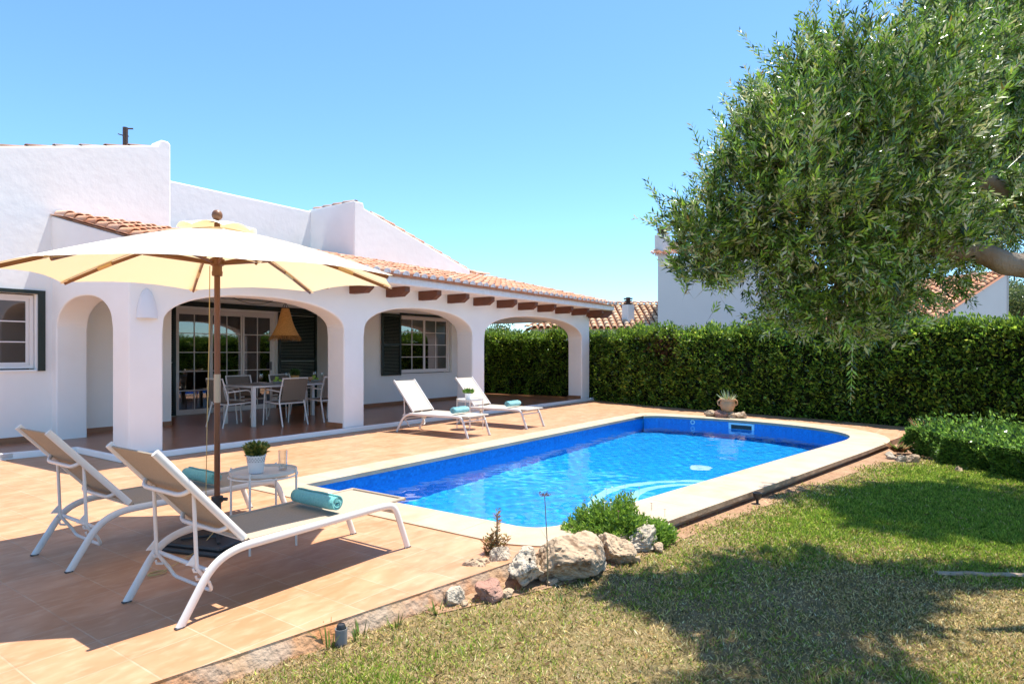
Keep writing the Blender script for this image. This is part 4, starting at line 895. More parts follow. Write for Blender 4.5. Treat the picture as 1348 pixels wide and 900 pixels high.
def blades(c, n, ln, wd, tilt, col, rnd, seed, curl=.3):
    rg = random.Random(seed); V, Fc, T = [], [], []
    for i in range(n):
        a = rg.uniform(0, 2*math.pi); tl = tilt*rg.uniform(.3, 1.15); l_ = ln*rg.uniform(.6, 1.1); w_ = wd*rg.uniform(.8, 1.2); cc = [x*rg.uniform(.8, 1.25) for x in rg.choice(col)]; k = len(V); S_ = Vector((-math.sin(a), math.cos(a), 0)); N = 6
        p = Vector(c)+Vector((math.cos(a), math.sin(a), 0))*rnd; ang_ = tl
        for s_ in range(N+1):
            t = s_/N; ww = w_*(1-t**1.6)*.5+.001; dr_ = Vector((math.cos(a)*math.sin(ang_), math.sin(a)*math.sin(ang_), math.cos(ang_))); nm = S_.cross(dr_)
            V += [(p+S_*ww)[:], (p-nm*ww*.5)[:], (p-S_*ww)[:]]; T += [cc]*3; p = p+dr_*(l_/N); ang_ += curl/N*(1 if tl > .3 else .2)
        for s_ in range(N): b = k+3*s_; Fc += [(b, b+1, b+4, b+3), (b+1, b+2, b+5, b+4)]
    return np.array(V), np.array(Fc), np.array(T)
V, Fc, T = blades(UP+Vector((0, 0, .36)), 20, .26, .05, 1.05, [(.28, .34, .18), (.36, .40, .22), (.42, .36, .2)], .03, 4, -.5); np_mesh('leaf_rosette', V, Fc, M['plantgreen'], aloe, tint=T)
# ================================================================== GARDEN LIGHTS, POOL FITTINGS
p = onz(449, 848, LZ)
gl = empty('garden_light', (p.x, p.y, LZ), 'grey cylinder garden light with black cap at the deck edge', 'garden light')
mb = MB(); mb.lathe([(.031, -.02), (.031, .085), (.028, .085), (.027, .07), (0, .07)], (p.x, p.y, LZ), 28); mb.build('housing', M['greyplastic'], gl, smooth=True)
mb = MB(); mb.lathe([(.022, .071), (.023, .098), (.018, .108), (.017, .104), (0, .106)], (p.x, p.y, LZ), 24); mb.build('cap', M['blackplastic'], gl, smooth=True)
p = onz(997, 663, LZ)
gl = empty('garden_spotlight', (p.x, p.y, LZ), 'small black spotlight on a spike beside the coping', 'garden light')
mb = MB(); mb.lathe([(.012, -.02), (.014, .04), (.03, .05), (.043, .10), (.045, .115), (.036, .115), (.034, .10), (0, .095)], (p.x, p.y, LZ), 20); mb.build('lamp_head', M['blackplastic'], gl, smooth=True)
# skimmer on the far wall, inlet ring, floor drain
def wall_frame(y):  # point on far pool wall at given Y, with outward normal (towards -x)
    best = None
    for i in range(len(pool)):
        a, b = Vector(pool[i]), Vector(pool[(i+1) % len(pool)])
        if (a.y-y)*(b.y-y) <= 0 and a.x > 11 and abs(a.y-b.y) > 1e-6:
            t = (y-a.y)/(b.y-a.y); best = (a.lerp(b, t), (b-a).normalized())
    return best
c_, t_ = wall_frame(3.62); n_ = Vector((-t_.y, t_.x)); mb = MB()
for (u0, u1, z0, z1) in ((-.27, -.22, -.29, -.05), (.22, .27, -.29, -.05), (-.22, .22, -.29, -.25), (-.22, .22, -.09, -.05)):
    a = c_+t_*u0+n_*.004; b = c_+t_*u1+n_*.004; mb.prism([(*a, z0), (*b, z0), (*b, z1), (*a, z1)], (n_.x*.02, n_.y*.02, 0))
sk = empty('pool_skimmer', (c_.x, c_.y, -.29), 'pale blue rectangular skimmer opening in the far pool wall', 'pool skimmer'); mb.build('surround', M['poolfit'], sk)
mb = MB(); a = c_-t_*.22+n_*.006; b = c_+t_*.22+n_*.006; mb.quad((*a, -.25), (*b, -.25), (*b, -.09), (*a, -.09)); mb.build('flap', M['gap'], sk)
c_, t_ = wall_frame(4.66); n_ = Vector((-t_.y, t_.x)); o = empty('pool_inlet', (c_.x, c_.y, -.14), 'small white ring inlet on the far pool wall left of the skimmer', 'pool inlet'); mb = MB()
mb.tube([Vector((c_.x+n_.x*.01, c_.y+n_.y*.01, -.095))+Vector((t_.x, t_.y, 0))*.04*math.cos(q)+Vector((0, 0, .04*math.sin(q))) for q in np.linspace(0, 2*math.pi, 20, endpoint=False)], .012, n=8, close=True); mb.build('ring', M['poolfit'], o, smooth=True)
o = empty('pool_drain', (9.9, 3.3, PD), 'round pale drain cover on the pool floor', 'drain cover'); mb = MB(); mb.lathe([(0, .002), (.17, .002), (.17, .02), (.15, .03), (0, .03)], (0, 0, 0), 32); mb.build('cover', M['poolfit'], o, local=True)
if CAUST:
    for _o in bpy.data.objects:
        if _o.name.startswith(('cover', 'surround', 'flap', 'ring')):
            try: _o.cycles.is_caustics_receiver = True
            except Exception: pass
# ================================================================== HEDGE
hl = [Vector((17.2, 17.0)), Vector((16.75, 8.8)), Vector((15.6, 5.6)), Vector((14.75, 2.4)), Vector((14.1, .5)), Vector((12.9, -3.6)), Vector((12.0, -7.0))]
hedge = empty('hedge', (14.8, 3, LZ), 'tall dense clipped green hedge running behind the whole pool', 'hedge')
def poly_sample(n):
    seg = [(hl[i+1]-hl[i]).length for i in range(len(hl)-1)]; cs = np.cumsum([0]+seg); s_ = RNG.uniform(0, cs[-1], n); i = np.clip(np.searchsorted(cs, s_)-1, 0, len(seg)-1); t = (s_-cs[i])/np.array(seg)[i]
    A = np.array([h[:] for h in hl]); P = A[i]*(1-t[:, None])+A[i+1]*t[:, None]; D = A[i+1]-A[i]; D /= np.linalg.norm(D, axis=1, keepdims=True); return P, D, s_
HT = 1.90; HW = 1.1
def lump(s_, z): return .06*np.sin(s_*2.3+z*1.7)+.06*np.sin(s_*5.1-z*3.9+1)+.16*(vnoise(s_, z, 3.1, 41)-.5)+.22*(vnoise(s_, z, 7.3, 42)-.5)
nf = 62000; P, D, s_ = poly_sample(nf); z = LZ+RNG.uniform(0, HT-LZ, nf); nrm = np.stack([D[:, 1], -D[:, 0]], 1)  # away from camera? fix sign
sgn = np.where(nrm[:, 0] > 0, 1, -1)[:, None]; nrm = nrm*sgn     # nrm points away from pool (+x)
dep = -.02+lump(s_, z)+np.abs(RNG.normal(size=nf))*.07+np.where(vnoise(s_, z, 5.3, 51) < .22, .14, 0)
Pf = np.concatenate([P+nrm*dep[:, None], z[:, None]], 1); Df = np.concatenate([-nrm, np.full((nf, 1), .35)], 1)+RNG.normal(size=(nf, 3))*.6
nt_ = 62000; P2, D2, s2 = poly_sample(nt_); n2 = np.stack([D2[:, 1], -D2[:, 0]], 1); n2 *= np.where(n2[:, 0] > 0, 1, -1)[:, None]; dd = RNG.uniform(0, HW, nt_)
zt = HT+.16*(vnoise(s2, dd, 2.7, 55)-.5)+.05*np.sin(s2*1.9+dd*3)+.05*np.sin(s2*4.7+1)+.03*np.sin(s2*9.7+dd*7)-np.abs(RNG.normal(size=nt_))*.06+.06*RNG.random(nt_)**6*4
Pt = np.concatenate([P2+n2*dd[:, None], zt[:, None]], 1); Dt = np.concatenate([-n2*.25, np.ones((nt_, 1))], 1)+RNG.normal(size=(nt_, 3))*.55
gcol = [(.13, .23, .025), (.09, .17, .02), (.21, .33, .035), (.05, .095, .015), (.28, .38, .045)]
tf = np.clip(tints(nf, gcol+[gcol[3]], .5)*1.35, 0, .7); tt = tints(nt_, gcol); brown = np.exp(-(((s_-10.9)/.5)**2+((z-1.5)/.4)**2)) > RNG.random(nf)*1.4; tf[brown] = (.12, .055, .03)  # face leaves lightened in colour to make up for their missing sun
V1, F1, T1_ = leaves(np.concatenate([Pf, Pt]), np.concatenate([Df, Dt]), RNG.uniform(.065, .13, nf+nt_), RNG.uniform(.03, .052, nf+nt_), np.concatenate([tf, tt]))
np_mesh('foliage', V1, F1, M['hedgeleaf'], hedge, tint=T1_)
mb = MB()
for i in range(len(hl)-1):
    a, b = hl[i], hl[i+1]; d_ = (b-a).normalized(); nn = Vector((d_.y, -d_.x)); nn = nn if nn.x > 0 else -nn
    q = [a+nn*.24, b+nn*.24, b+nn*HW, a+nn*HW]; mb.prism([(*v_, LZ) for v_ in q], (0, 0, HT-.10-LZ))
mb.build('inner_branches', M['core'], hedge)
# flowering low bush at right
bl = [Vector((11.15, .62)), Vector((10.3, .02)), Vector((9.2, -.78)), Vector((8.2, -1.7))]
bush = empty('clipped_bush', (10, -.5, LZ), 'low clipped bush of glossy leaves at the right edge of the lawn', 'bush')
n = 42000; i = RNG.integers(0, 3, n); t = RNG.random(n); A = np.array([b[:] for b in bl]); P = A[i]*(1-t[:, None])+A[i+1]*t[:, None]; D = A[i+1]-A[i]; D /= np.linalg.norm(D, axis=1, keepdims=True); nb = np.stack([-D[:, 1], D[:, 0]], 1); nb *= np.where(nb[:, 0] > 0, 1, -1)[:, None]
side = RNG.random(n) < .45; s_ = P[:, 0]*1.3+P[:, 1]*.7
zz = np.where(side, LZ+.03+RNG.random(n)*.35, LZ+.36+.05*np.sin(s_*4)+.20*(vnoise(P[:, 0], P[:, 1], 3.1, 61)-.5)-np.abs(RNG.normal(size=n))*.05+.05*RNG.random(n)**6*4); du = np.where(side, .05+.06*np.sin(s_*5)+.22*(vnoise(s_, zz, 4.3, 62)-.5)+.08*(.5-(zz-LZ)), RNG.random(n)*1.5)
edge = np.where(side, 0, np.exp(-du/.10)*-.10); zz = zz+edge
P3 = np.concatenate([P+nb*du[:, None], zz[:, None]], 1); D3 = np.where(side[:, None], np.concatenate([-nb, np.full((n, 1), .4)], 1), np.concatenate([-nb*.3, np.ones((n, 1))], 1))+RNG.normal(size=(n, 3))*.5
V, Fc, T = leaves(P3, D3, RNG.uniform(.035, .07, n), RNG.uniform(.02, .034, n), tints(n, [(.16, .30, .045), (.10, .20, .03), (.26, .42, .07), (.05, .1, .02)], .3)); np_mesh('foliage', V, Fc, M['hedgeleaf'], bush, tint=T)
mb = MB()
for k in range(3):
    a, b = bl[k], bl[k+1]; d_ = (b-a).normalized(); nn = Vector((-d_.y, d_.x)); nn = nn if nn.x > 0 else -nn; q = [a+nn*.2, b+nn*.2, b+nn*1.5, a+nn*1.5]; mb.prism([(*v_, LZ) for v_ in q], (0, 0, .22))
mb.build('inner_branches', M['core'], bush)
def tuft(name, c, n, ln, wd, tilt, cols, lb, cat, rnd=.02, seed=1, curl=.3, m='blade'):
    V, Fc, T = blades(c, n, ln, wd, tilt, cols, rnd, seed, curl); o = np_mesh(name, V-np.array(c), Fc, M[m], None, tint=T, local=True); o.location = c; tag(o, lb, cat); return o
c = onz(1222, 596, LZ); tuft('dry_succulent', (c.x+.25, c.y+.1, LZ+.30), 26, .22, .02, .55, [(.34, .18, .09), (.42, .26, .13)], 'dry reddish spikes poking out of the clipped bush', 'plant', .05, 3)
c = onz(1192, 602, LZ); tuft('succulent', (c.x+.15, c.y+.1, LZ+.05), 34, .20, .07, .9, [(.22, .10, .05), (.16, .15, .05), (.28, .16, .07)], 'reddish brown leafy succulent among stones at the coping tip', 'plant', .04, 5)
# flowering shrub near rocks
fc = onz(820, 722, LZ); shrub = empty('flowering_shrub', (fc.x+.15, fc.y+.12, LZ), 'bright green low shrub with small flowers behind the rocks', 'shrub')
n_t = 1300; cx_, cy_ = fc.x+.14, fc.y+.10; Vs, Ds, Ls = [], [], []
for k in range(n_t):
    a = random.uniform(0, 2*math.pi); r_ = math.sqrt(random.random()); lx = .47*r_*math.cos(a); dy = .26*r_*math.sin(a); hgt = (.40 if lx < .12 else .29)*(1-.65*r_**2.2)*(.35+.75*random.random()**.7)*(.85+.25*noise.noise(Vector((lx*6, dy*6, 0))))
    base = Vector((cx_, cy_, LZ))+lr*lx+dp*dy; d_ = (lr*lx*.9+dp*dy*.9+Vector((0, 0, .55))+Vector((random.gauss(0, .12), random.gauss(0, .12), 0))).normalized(); tip = base+Vector((0, 0, hgt))
    for q in range(9):
        p = tip-d_*.011*q; a2 = random.uniform(0, 6.28); o_ = Vector((math.cos(a2), math.sin(a2), 0)); Vs.append(p[:]); Ds.append((d_*.8+o_*.75)[:]); Ls.append(random.uniform(.028, .048))
Vs, Ds, Ls = np.array(Vs), np.array(Ds), np.array(Ls); V, Fc, T = leaves(Vs, Ds, Ls, Ls*.32, tints(len(Vs), [(.17, .30, .035), (.12, .23, .025), (.24, .38, .05)]))
np_mesh('foliage', V, Fc, M['hedgeleaf'], shrub, tint=T)
for k in range(16):
    a = random.uniform(0, 6.28); r_ = random.uniform(.3, .95); p = Vector((cx_, cy_, LZ))+lr*.47*r_*math.cos(a)+dp*.24*r_*math.sin(a)+Vector((0, 0, .44*(1-.6*r_**2)+.03))
    if k == 0: p = at(836, 678, 4.95)
    mb = MB(); rr_ = .026 if k == 0 else .011
    for q in range(9):
        b = 2*math.pi*q/9; mb.quad(p, p+Vector((math.cos(b-.25)*rr_*.7, math.sin(b-.25)*rr_*.7, .004)), p+Vector((math.cos(b)*rr_, math.sin(b)*rr_, .003)), p+Vector((math.cos(b+.25)*rr_*.7, math.sin(b+.25)*rr_*.7, .004)))
    mb.tube([p, p-Vector((0, 0, .06))], .0015, n=4); mb.build('flower', M['potwhite'] if k % 3 == 0 else M['rock_red'], shrub)
c = onz(660, 762, LZ); V_ = []
ds = empty('dried_succulent', (c.x+.25, c.y+.2, LZ+.05), 'dried orange brown succulent stalks above the pale rocks', 'plant')
P, D = [], []
for k in range(13):
    bx_ = random.uniform(-.09, .09); hh_ = random.uniform(.16, .24) if k else .37; bx_ = bx_ if k else 0
    for q in range(int(hh_/.011)):
        for s_ in range(3): a = random.uniform(0, 6.28); P.append((Vector((c.x+.17, c.y+.16, LZ+.04+q*.011))+lr*bx_*(1+q*.02)+dp*random.gauss(0, .02))[:]); D.append((math.cos(a), math.sin(a), .65))
P, D = np.array(P), np.array(D); n = len(P); V, Fc, T = leaves(P, D, RNG.uniform(.03, .055, n), RNG.uniform(.008, .013, n), tints(n, [(.36, .20, .07), (.27, .12, .05), (.40, .28, .10), (.2, .18, .06)])); np_mesh('leaves', V, Fc, M['leaf'], ds, tint=T)
mb = MB(); mb.tube([(c.x+.17, c.y+.16, LZ), (c.x+.175, c.y+.165, LZ+.38)], .006, n=6); mb.build('stem', M['twig'], ds)
# tall seed stalk
s0 = onz(721, 772, LZ); dS = (s0.x*CA+s0.y*SA); tp = at(717, 652, dS)
st = empty('seed_stalk', tuple(s0), 'tall thin dry stalk with a dark seed head before the pool', 'plant')
mb = MB(); mb.tube([s0, s0.lerp(tp, .5)+lr*.006, tp], [.0042, .0035, .0028], n=6); mb.build('stem', M['twig'], st)
n = 110; v = RNG.normal(size=(n, 3)); v[:, 2] = np.abs(v[:, 2])*.4; v /= np.linalg.norm(v, axis=1, keepdims=True); V, Fc, T = leaves(np.array(tp[:])+v*RNG.uniform(.0, .035, (n, 1)), v, np.full(n, .014), np.full(n, .007), tints(n, [(.16, .10, .10), (.10, .06, .06), (.25, .16, .15)])); np_mesh('seed_head', V, Fc, M['leaf'], st, tint=T)
# ================================================================== LAWN
def lawn_edge(x):   # y of the bed / deck edge for a given x
    return np.interp(x, [-9, 2.5, 2.9, 3.3, 3.8, 4.6, 5.2, 6.6, 8.2, 10.0, 10.7], [4.53, 2.57, 2.42, 2.22, 1.98, 1.88, 1.76, 1.50, 1.20, .70, .35])+(vnoise(x, 0*x, 5, 9)-.5)*.22+(vnoise(x, 0*x, 17, 19)-.5)*.1
def greenness(l, d, x, y):
    n1 = vnoise(x, y, .9, 1)*.5+vnoise(x, y, 2.3, 2)*.3+vnoise(x, y, 6.1, 3)*.2
    base = .35+.0*d; base = np.where(d < 3.6, .15+.18*np.clip((d-2.2)/1.4, 0, 1), np.clip(.36+(d-3.6)*.42, 0, 1))
    bare = np.exp(-(((l-2.35)/.75)**2+((d-3.85)/.55)**2))*.75 + np.exp(-(((l-2.9)/.5)**2+((d-6.9)/.45)**2))*.6 + np.exp(-(((l-3.6)/.8)**2+((d-7.3)/.25)**2))*.5
    gr = np.exp(-(((l-3.0)/.5)**2+((d-4.3)/.2)**2))*.4+np.exp(-(((l+.8)/.35)**2+((d-2.9)/.2)**2))*.6
    edge = np.clip((lawn_edge(x)-y)/.5, 0, 1)
    return np.clip((base+gr-bare+(n1-.5)*1.1), 0, 1)*(.25+.75*edge)
def make_grass(n, dmin, dmax, hs):
    d = np.exp(RNG.uniform(np.log(dmin), np.log(dmax), n)) if dmin > 0 else RNG.uniform(dmin, dmax, n)
    l = RNG.uniform(-1.1, 1.0, n)*d*.95+RNG.uniform(0, .1, n); l = np.where(l < -1.9, -l, l); x = l*SA+d*CA; y = -l*CA+d*SA
    keep = (y < lawn_edge(x)+.03+.12*RNG.random(n)**3)
    # outside bed on the right
    bedx = np.interp(y, [-4, -2.8, -1.8, -.75, .05, .4, .8], [7.4, 7.6, 8.2, 9.6, 10.6, 10.8, 10.4]); keep &= x < bedx+.05
    x, y, l, d = x[keep], y[keep], l[keep], d[keep]; m = len(x); gr = greenness(l, d, x, y)
    k2 = RNG.random(m) < (.40+.6*gr); x, y, l, d, gr = x[k2], y[k2], l[k2], d[k2], gr[k2]; m = len(x)
    isg = RNG.random(m) < gr*.9+.06; gcols = tints(m, [(.20, .32, .03), (.30, .41, .045), (.13, .22, .022), (.40, .48, .07)], .3); dcols = tints(m, [(.58, .43, .18), (.44, .31, .12), (.72, .57, .29), (.20, .17, .05)], .4)
    col = np.where(isg[:, None], gcols, dcols); P = np.stack([x, y, np.full(m, LZ)], 1); D = np.stack([RNG.normal(size=m), RNG.normal(size=m), np.full(m, 1.15)], 1); D[~isg, 2] = .8
    return P, D, RNG.uniform(.6, 1.2, m)*hs*(.7+.5*gr), RNG.uniform(.8, 1.3, m)*.0052*np.clip(d/3.6, .85, 2.2), col
P, D, Ln, Wd, Tn = make_grass(640000, 2.2, 12.5, .038)
V, Fc, T = leaves(P, D, Ln*(.6+.9*vnoise(P[:, 0], P[:, 1], 9, 77)), Wd, Tn, fold=.1); gr_o = np_mesh('grass', V, Fc, M['blade'], None, tint=T); gr_o['kind'] = 'stuff'
# fallen olive leaves lying in the grass
n = 600; d = RNG.uniform(2.3, 7.5, n); l = RNG.uniform(-.2, .9, n)*d; x = l*SA+d*CA; y = -l*CA+d*SA; k_ = y < lawn_edge(x)+.1; x, y = x[k_], y[k_]; n = len(x)
V, Fc, T = leaves(np.stack([x, y, np.full(n, LZ+.030)], 1), np.concatenate([RNG.normal(size=(n, 2)), RNG.normal(size=(n, 1))*.15], 1), RNG.uniform(.035, .06, n), RNG.uniform(.010, .016, n), tints(n, [(.34, .20, .07), (.42, .30, .13), (.20, .12, .05), (.30, .25, .10)], .3))
fl_o = np_mesh('fallen_leaves', V, Fc, M['blade'], None, tint=T); fl_o['kind'] = 'stuff'
# weeds along the deck edge
for i, (px, py, n, ln) in enumerate(((434, 849, 16, .13), (474, 840, 14, .09), (520, 824, 14, .07), (575, 806, 12, .08), (735, 792, 8, .05))):
    p = onz(px, py, LZ); tuft('weed', (p.x, p.y, LZ), n, ln, .007, .5, [(.12, .2, .04), (.18, .24, .05)], ['tall thin grass weed left of the grey garden light', 'low weed right of the grey garden light', 'small weed at the deck edge between garden light and rocks', 'weed beside the small white stone', 'tiny weed before the biggest boulder'][i], 'weed', .03, 20+i)
# ================================================================== OLIVE TREE
tree = empty('olive_tree', (6.1, -2.3, LZ), 'large olive tree hanging over the right side of the lawn', 'tree')
mb = MB()
def limb(pts, r0, r1, n=10, wob=.03, seed=1):
    rg = random.Random(seed); P = [Vector(p) for p in pts]; out = []
    for i in range(len(P)-1):
        for k in range(5): t = k/5; q = P[i].lerp(P[i+1], t); out.append(q+Vector((rg.gauss(0, wob), rg.gauss(0, wob), rg.gauss(0, wob)))*.5)
    out.append(P[-1]); m = len(out); mb.tube(out, [r0+(r1-r0)*i/(m-1) for i in range(m)], n=n)
limb([(6.35, -2.7, LZ-.1), (6.3, -2.3, .7), (6.2, -1.5, 1.5), (5.82, -.45, 2.06), (5.36, .28, 2.22), (5.1, .65, 2.7)], .20, .02, seed=2)
limb([(6.25, -1.9, 1.1), (6.4, -1.2, 1.9), (6.3, -.5, 2.5), (5.8, .1, 3.0), (5.2, .5, 3.4)], .10, .03, seed=3)
limb([(6.3, -2.2, .9), (6.9, -1.5, 1.9), (7.8, -.5, 2.7), (8.6, .1, 3.2)], .13, .04, seed=4)
limb([(5.36, .28, 2.22), (5.0, .75, 2.35), (4.8, 1.0, 2.6)], .035, .01, seed=5); limb([(5.6, 0, 2.1), (5.4, .1, 2.7), (5.0, .6, 3.2)], .05, .02, seed=6); limb([(5.2, .5, 2.3), (4.9, .7, 1.9), (4.85, .72, 1.55)], .025, .008, seed=7)
limb([(6.2, -1.5, 1.5), (5.7, -1.2, 2.4), (5.2, -.4, 3.1)], .09, .03, seed=8)
mb.build('trunk', M['bark'], tree, smooth=True)
blobs = []
for (x, y, d, r) in ((1055, 95, 4.5, .30), (1010, 130, 4.5, .22), (1130, 75, 4.5, .34), (1110, 300, 4.1, .34), (1080, 380, 4.3, .26), (1135, 415, 4.4, .22), (1185, 395, 4.4, .22), (1170, 350, 4.7, .34), (1315, 265, 4.9, .26), (1340, 235, 4.8, .24), (1255, 300, 4.6, .24), (1290, 60, 5.0, .34), (1240, 180, 4.7, .36), (1108, 150, 4.45, .52), (1022, 180, 4.35, .40), (940, 305, 4.5, .28), (975, 255, 4.4, .30), (1060, 250, 4.1, .50), (1170, 190, 4.2, .66), (1290, 110, 7.2, .95), (1160, 320, 4.25, .42), (1065, 335, 4.35, .36), (1262, 232, 6.8, .65), (1100, 395, 4.35, .26), (1350, 40, 7.0, 1.3), (1048, 135, 4.6, .22), (1205, 95, 4.5, .46), (1215, 300, 4.5, .30), (1150, 395, 4.5, .22), (1335, 190, 6.6, .7), (1000, 340, 4.5, .22), (925, 345, 4.55, .16), (1335, 275, 6.3, .30),
                     (1350, -120, 7, 1.2), (1205, 150, 4.4, .52), (930, 320, 4.45, .26), (965, 285, 4.5, .30), (915, 300, 4.5, .18), (1010, 300, 4.4, .3), (960, 350, 4.45, .2), (1120, 200, 5.0, .6), (1040, 400, 4.5, .16), (1230, 350, 4.7, .24), (1180, 370, 4.6, .26), (1290, 290, 6.2, .35), (1130, 360, 4.7, .3), (1215, 270, 4.2, .3), (1300, 180, 6.9, .8), (1080, 180, 4.6, .5), (985, 215, 4.6, .3)):
    blobs.append((at(x, y, d), r, 1))
for (p, r) in (((8.3, .2, 3.15), .75), ((8.0, .9, 3.0), .5), ((8.9, -.4, 3.0), .7), ((8.5, -.5, 3.6), .7), ((8.1, -1.3, 3.2), .7)): blobs.append((Vector(p), r, .8))
for (p, r) in (((4.4, .2, 4.3), .55), ((4.6, .0, 4.3), .4), ((3.9, .5, 4.2), .35)): blobs.append((Vector(p), r, .9))
TP, TD, TL = [], [], []; tw = MB()
vol = sum(r**2.3 for _, r, _ in blobs); NT = 29000
for (c, r, dens) in blobs:
    N_ = int(NT*dens*r**2.3/vol)
    def put(p, d_, L_): TP.append(p); TD.append(d_); TL.append(L_)
    for k in range(int(N_*.36)):                     # leafy twigs all through the blob
        v = Vector((random.gauss(0, 1), random.gauss(0, 1), random.gauss(0, 1))).normalized(); rr_ = r*random.uniform(.02, .75)**.5
        d_ = (v*.6+Vector((0, 0, .6))+Vector((random.gauss(0, .4), random.gauss(0, .4), random.gauss(0, .3)))).normalized(); put(c+v*rr_, d_, random.uniform(.08, .18))
    ncl = max(3, int(N_*.64/26))                      # sprays that fan out from branch ends, with gaps between them
    for q in range(ncl):
        v = Vector((random.gauss(0, 1), random.gauss(0, 1), random.gauss(0, 1))).normalized(); lumpy = 1+.45*noise.noise(v*2.1+c); cc = c+Vector((v.x, v.y, v.z*.92))*r*random.uniform(.68, .98)*lumpy
        ax_ = (v*.75+Vector((0, 0, .65 if v.z > -.4 else -.1))+Vector((random.gauss(0, .2), random.gauss(0, .2), 0))).normalized(); cr = random.uniform(.05, .10)
        for k in range(26):
            d_ = (ax_+Vector((random.gauss(0, .38), random.gauss(0, .38), random.gauss(0, .38)))).normalized()
            put(cc-ax_*random.uniform(0, .12)+Vector((random.gauss(0, cr), random.gauss(0, cr), random.gauss(0, cr))), d_, random.uniform(.09, .20)*(1.6 if random.random() < .04 else 1))
for (c, r, dens) in [b_ for b_ in blobs[:40] if b_[1] > .29]:                      # long new shoots standing out of the crown
    for q in range(7):
        v = Vector((random.gauss(0, 1), random.gauss(0, 1), abs(random.gauss(0, 1)))).normalized(); TP.append(c+v*r*.8); TD.append((v*.55+Vector((random.gauss(0, .15), random.gauss(0, .15), .9))).normalized()); TL.append(random.uniform(.26, .42))
# hanging sprays under the crown
hang = [(1120, 430, 4.3, .66), (1085, 420, 4.4, .18), (1150, 420, 4.4, .16), (1060, 410, 4.5, .14), (1175, 405, 4.5, .15), (1110, 430, 4.5, .16), (1135, 430, 4.4, .2), (985, 400, 4.5, .1), (925, 370, 4.6, .12), (1210, 380, 4.5, .2), (1085, 425, 4.4, .12), (1165, 420, 4.35, .12)]
for (x, y, d, L_) in hang:
    for q in range(3):
        TP.append(at(x+random.gauss(0, 8), y-20, d)); TD.append(Vector((random.gauss(0, .25), random.gauss(0, .25), -1)).normalized()); TL.append(L_*(1 if q == 0 else .4))
for k in range(40):
    a = at(random.uniform(1050, 1200), random.uniform(385, 415), random.uniform(4.2, 4.6)); TP.append(a); TD.append(Vector((random.gauss(0, .5), random.gauss(0, .5), -.8)).normalized()); TL.append(random.uniform(.1, .24))
LP, LD, LL, LT = [], [], [], []
for p, d_, L_ in zip(TP, TD, TL):
    s1 = d_.cross(Vector((0, 0, 1))).normalized() if abs(d_.z) < .98 else Vector((1, 0, 0)); s2 = d_.cross(s1); n = max(4, int(L_/.0175)); ph = random.uniform(0, 6.28); bend = Vector((random.gauss(0, .25), random.gauss(0, .25), .1))
    tone = random.random()
    for k in range(n):
        t = k/n; q = p+d_*L_*t+bend*L_*t*t*.4
        for sg in (0, math.pi):
            a = ph+k*1.57+sg; o_ = s1*math.cos(a)+s2*math.sin(a); LP.append(q[:]); LD.append((d_*.95+o_*.75)[:]); LL.append(random.uniform(.046, .080)*(1-.35*t)); LT.append(tone)
LP, LD, LL, LT = np.array(LP), np.array(LD), np.array(LL), np.array(LT)
pal = np.array([(.13, .25, .03), (.07, .14, .018), (.28, .47, .05), (.58, .74, .27), (.028, .06, .010)]); colr = pal[np.clip(((LT*.6+RNG.random(len(LT))*.4)*5).astype(int), 0, 4)]*(1+RNG.normal(size=(len(LP), 1))*.3); colr = np.clip(colr, .01, .6); yl = RNG.random(len(LP)) < .006; colr[yl] = (.34, .22, .04)  # palest and darkest tones put sun glints and shaded gaps into leaf colour
V, Fc, T = leaves(LP, LD, LL, LL*.25, colr, fold=.15); np_mesh('crown', V, Fc, M['leaf'], tree, tint=T)
n = len(TP); P0 = np.array([p[:] for p in TP]); D0 = np.array([d_[:] for d_ in TD]); L0 = np.array(TL)
V, Fc, T = leaves(P0-D0*.1, D0, L0+.08, np.full(n, .004), tints(n, [(.22, .20, .10), (.15, .12, .07)]), 0); np_mesh('twigs', V, Fc, M['leaf'], tree, tint=T)
# ================================================================== NEIGHBOURS
def frame(o, yaw):
    return Matrix.Translation(o) @ Matrix.Rotation(yaw, 4, 'Z')
yaw = math.atan2(-CA, SA)                     # local x = camera right, local y = away
nb = empty('neighbour_house', (26.64, 10.82, LZ), 'tall white house with low clay tiled wing behind the hedge', 'house')
m = frame(Vector((26.64, 10.82, 0)), yaw); T_ = lambda x, y, z: tuple(m @ Vector((x, y, z)))
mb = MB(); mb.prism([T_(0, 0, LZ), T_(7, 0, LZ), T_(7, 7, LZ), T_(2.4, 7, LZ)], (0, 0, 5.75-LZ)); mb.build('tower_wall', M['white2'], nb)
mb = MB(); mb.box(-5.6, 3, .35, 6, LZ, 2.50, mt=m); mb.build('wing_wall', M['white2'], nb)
ax = Vector(T_(1, 0, 0))-Vector(T_(0, 0, 0)); ay = Vector(T_(0, 1, 0))-Vector(T_(0, 0, 0))
tile_roof('wing_roof', nb, T_(-5.95, .05, 2.50), ax, ay+Vector((0, 0, .42)), 8.4, 3.5, sp=.30, exp=.38, rr=.115, pal=[(.80, .50, .28), (.72, .42, .22), (.85, .58, .36)], mask=lambda x, y: y < x*1.0+.35, seed=21, base=False, nseg=6)
mb = MB(); mb.poly([T_(-5.9, .1, 2.49), T_(2.3, .1, 2.49), T_(2.3, 3.35, 3.84), T_(-2.7, 3.35, 3.84)]); mb.poly([T_(-5.9, .1, 2.48), T_(-2.7, 3.35, 3.83), T_(-5.9, 6.6, 2.48)]); mb.build('roof_underlay', M['channel'], nb)
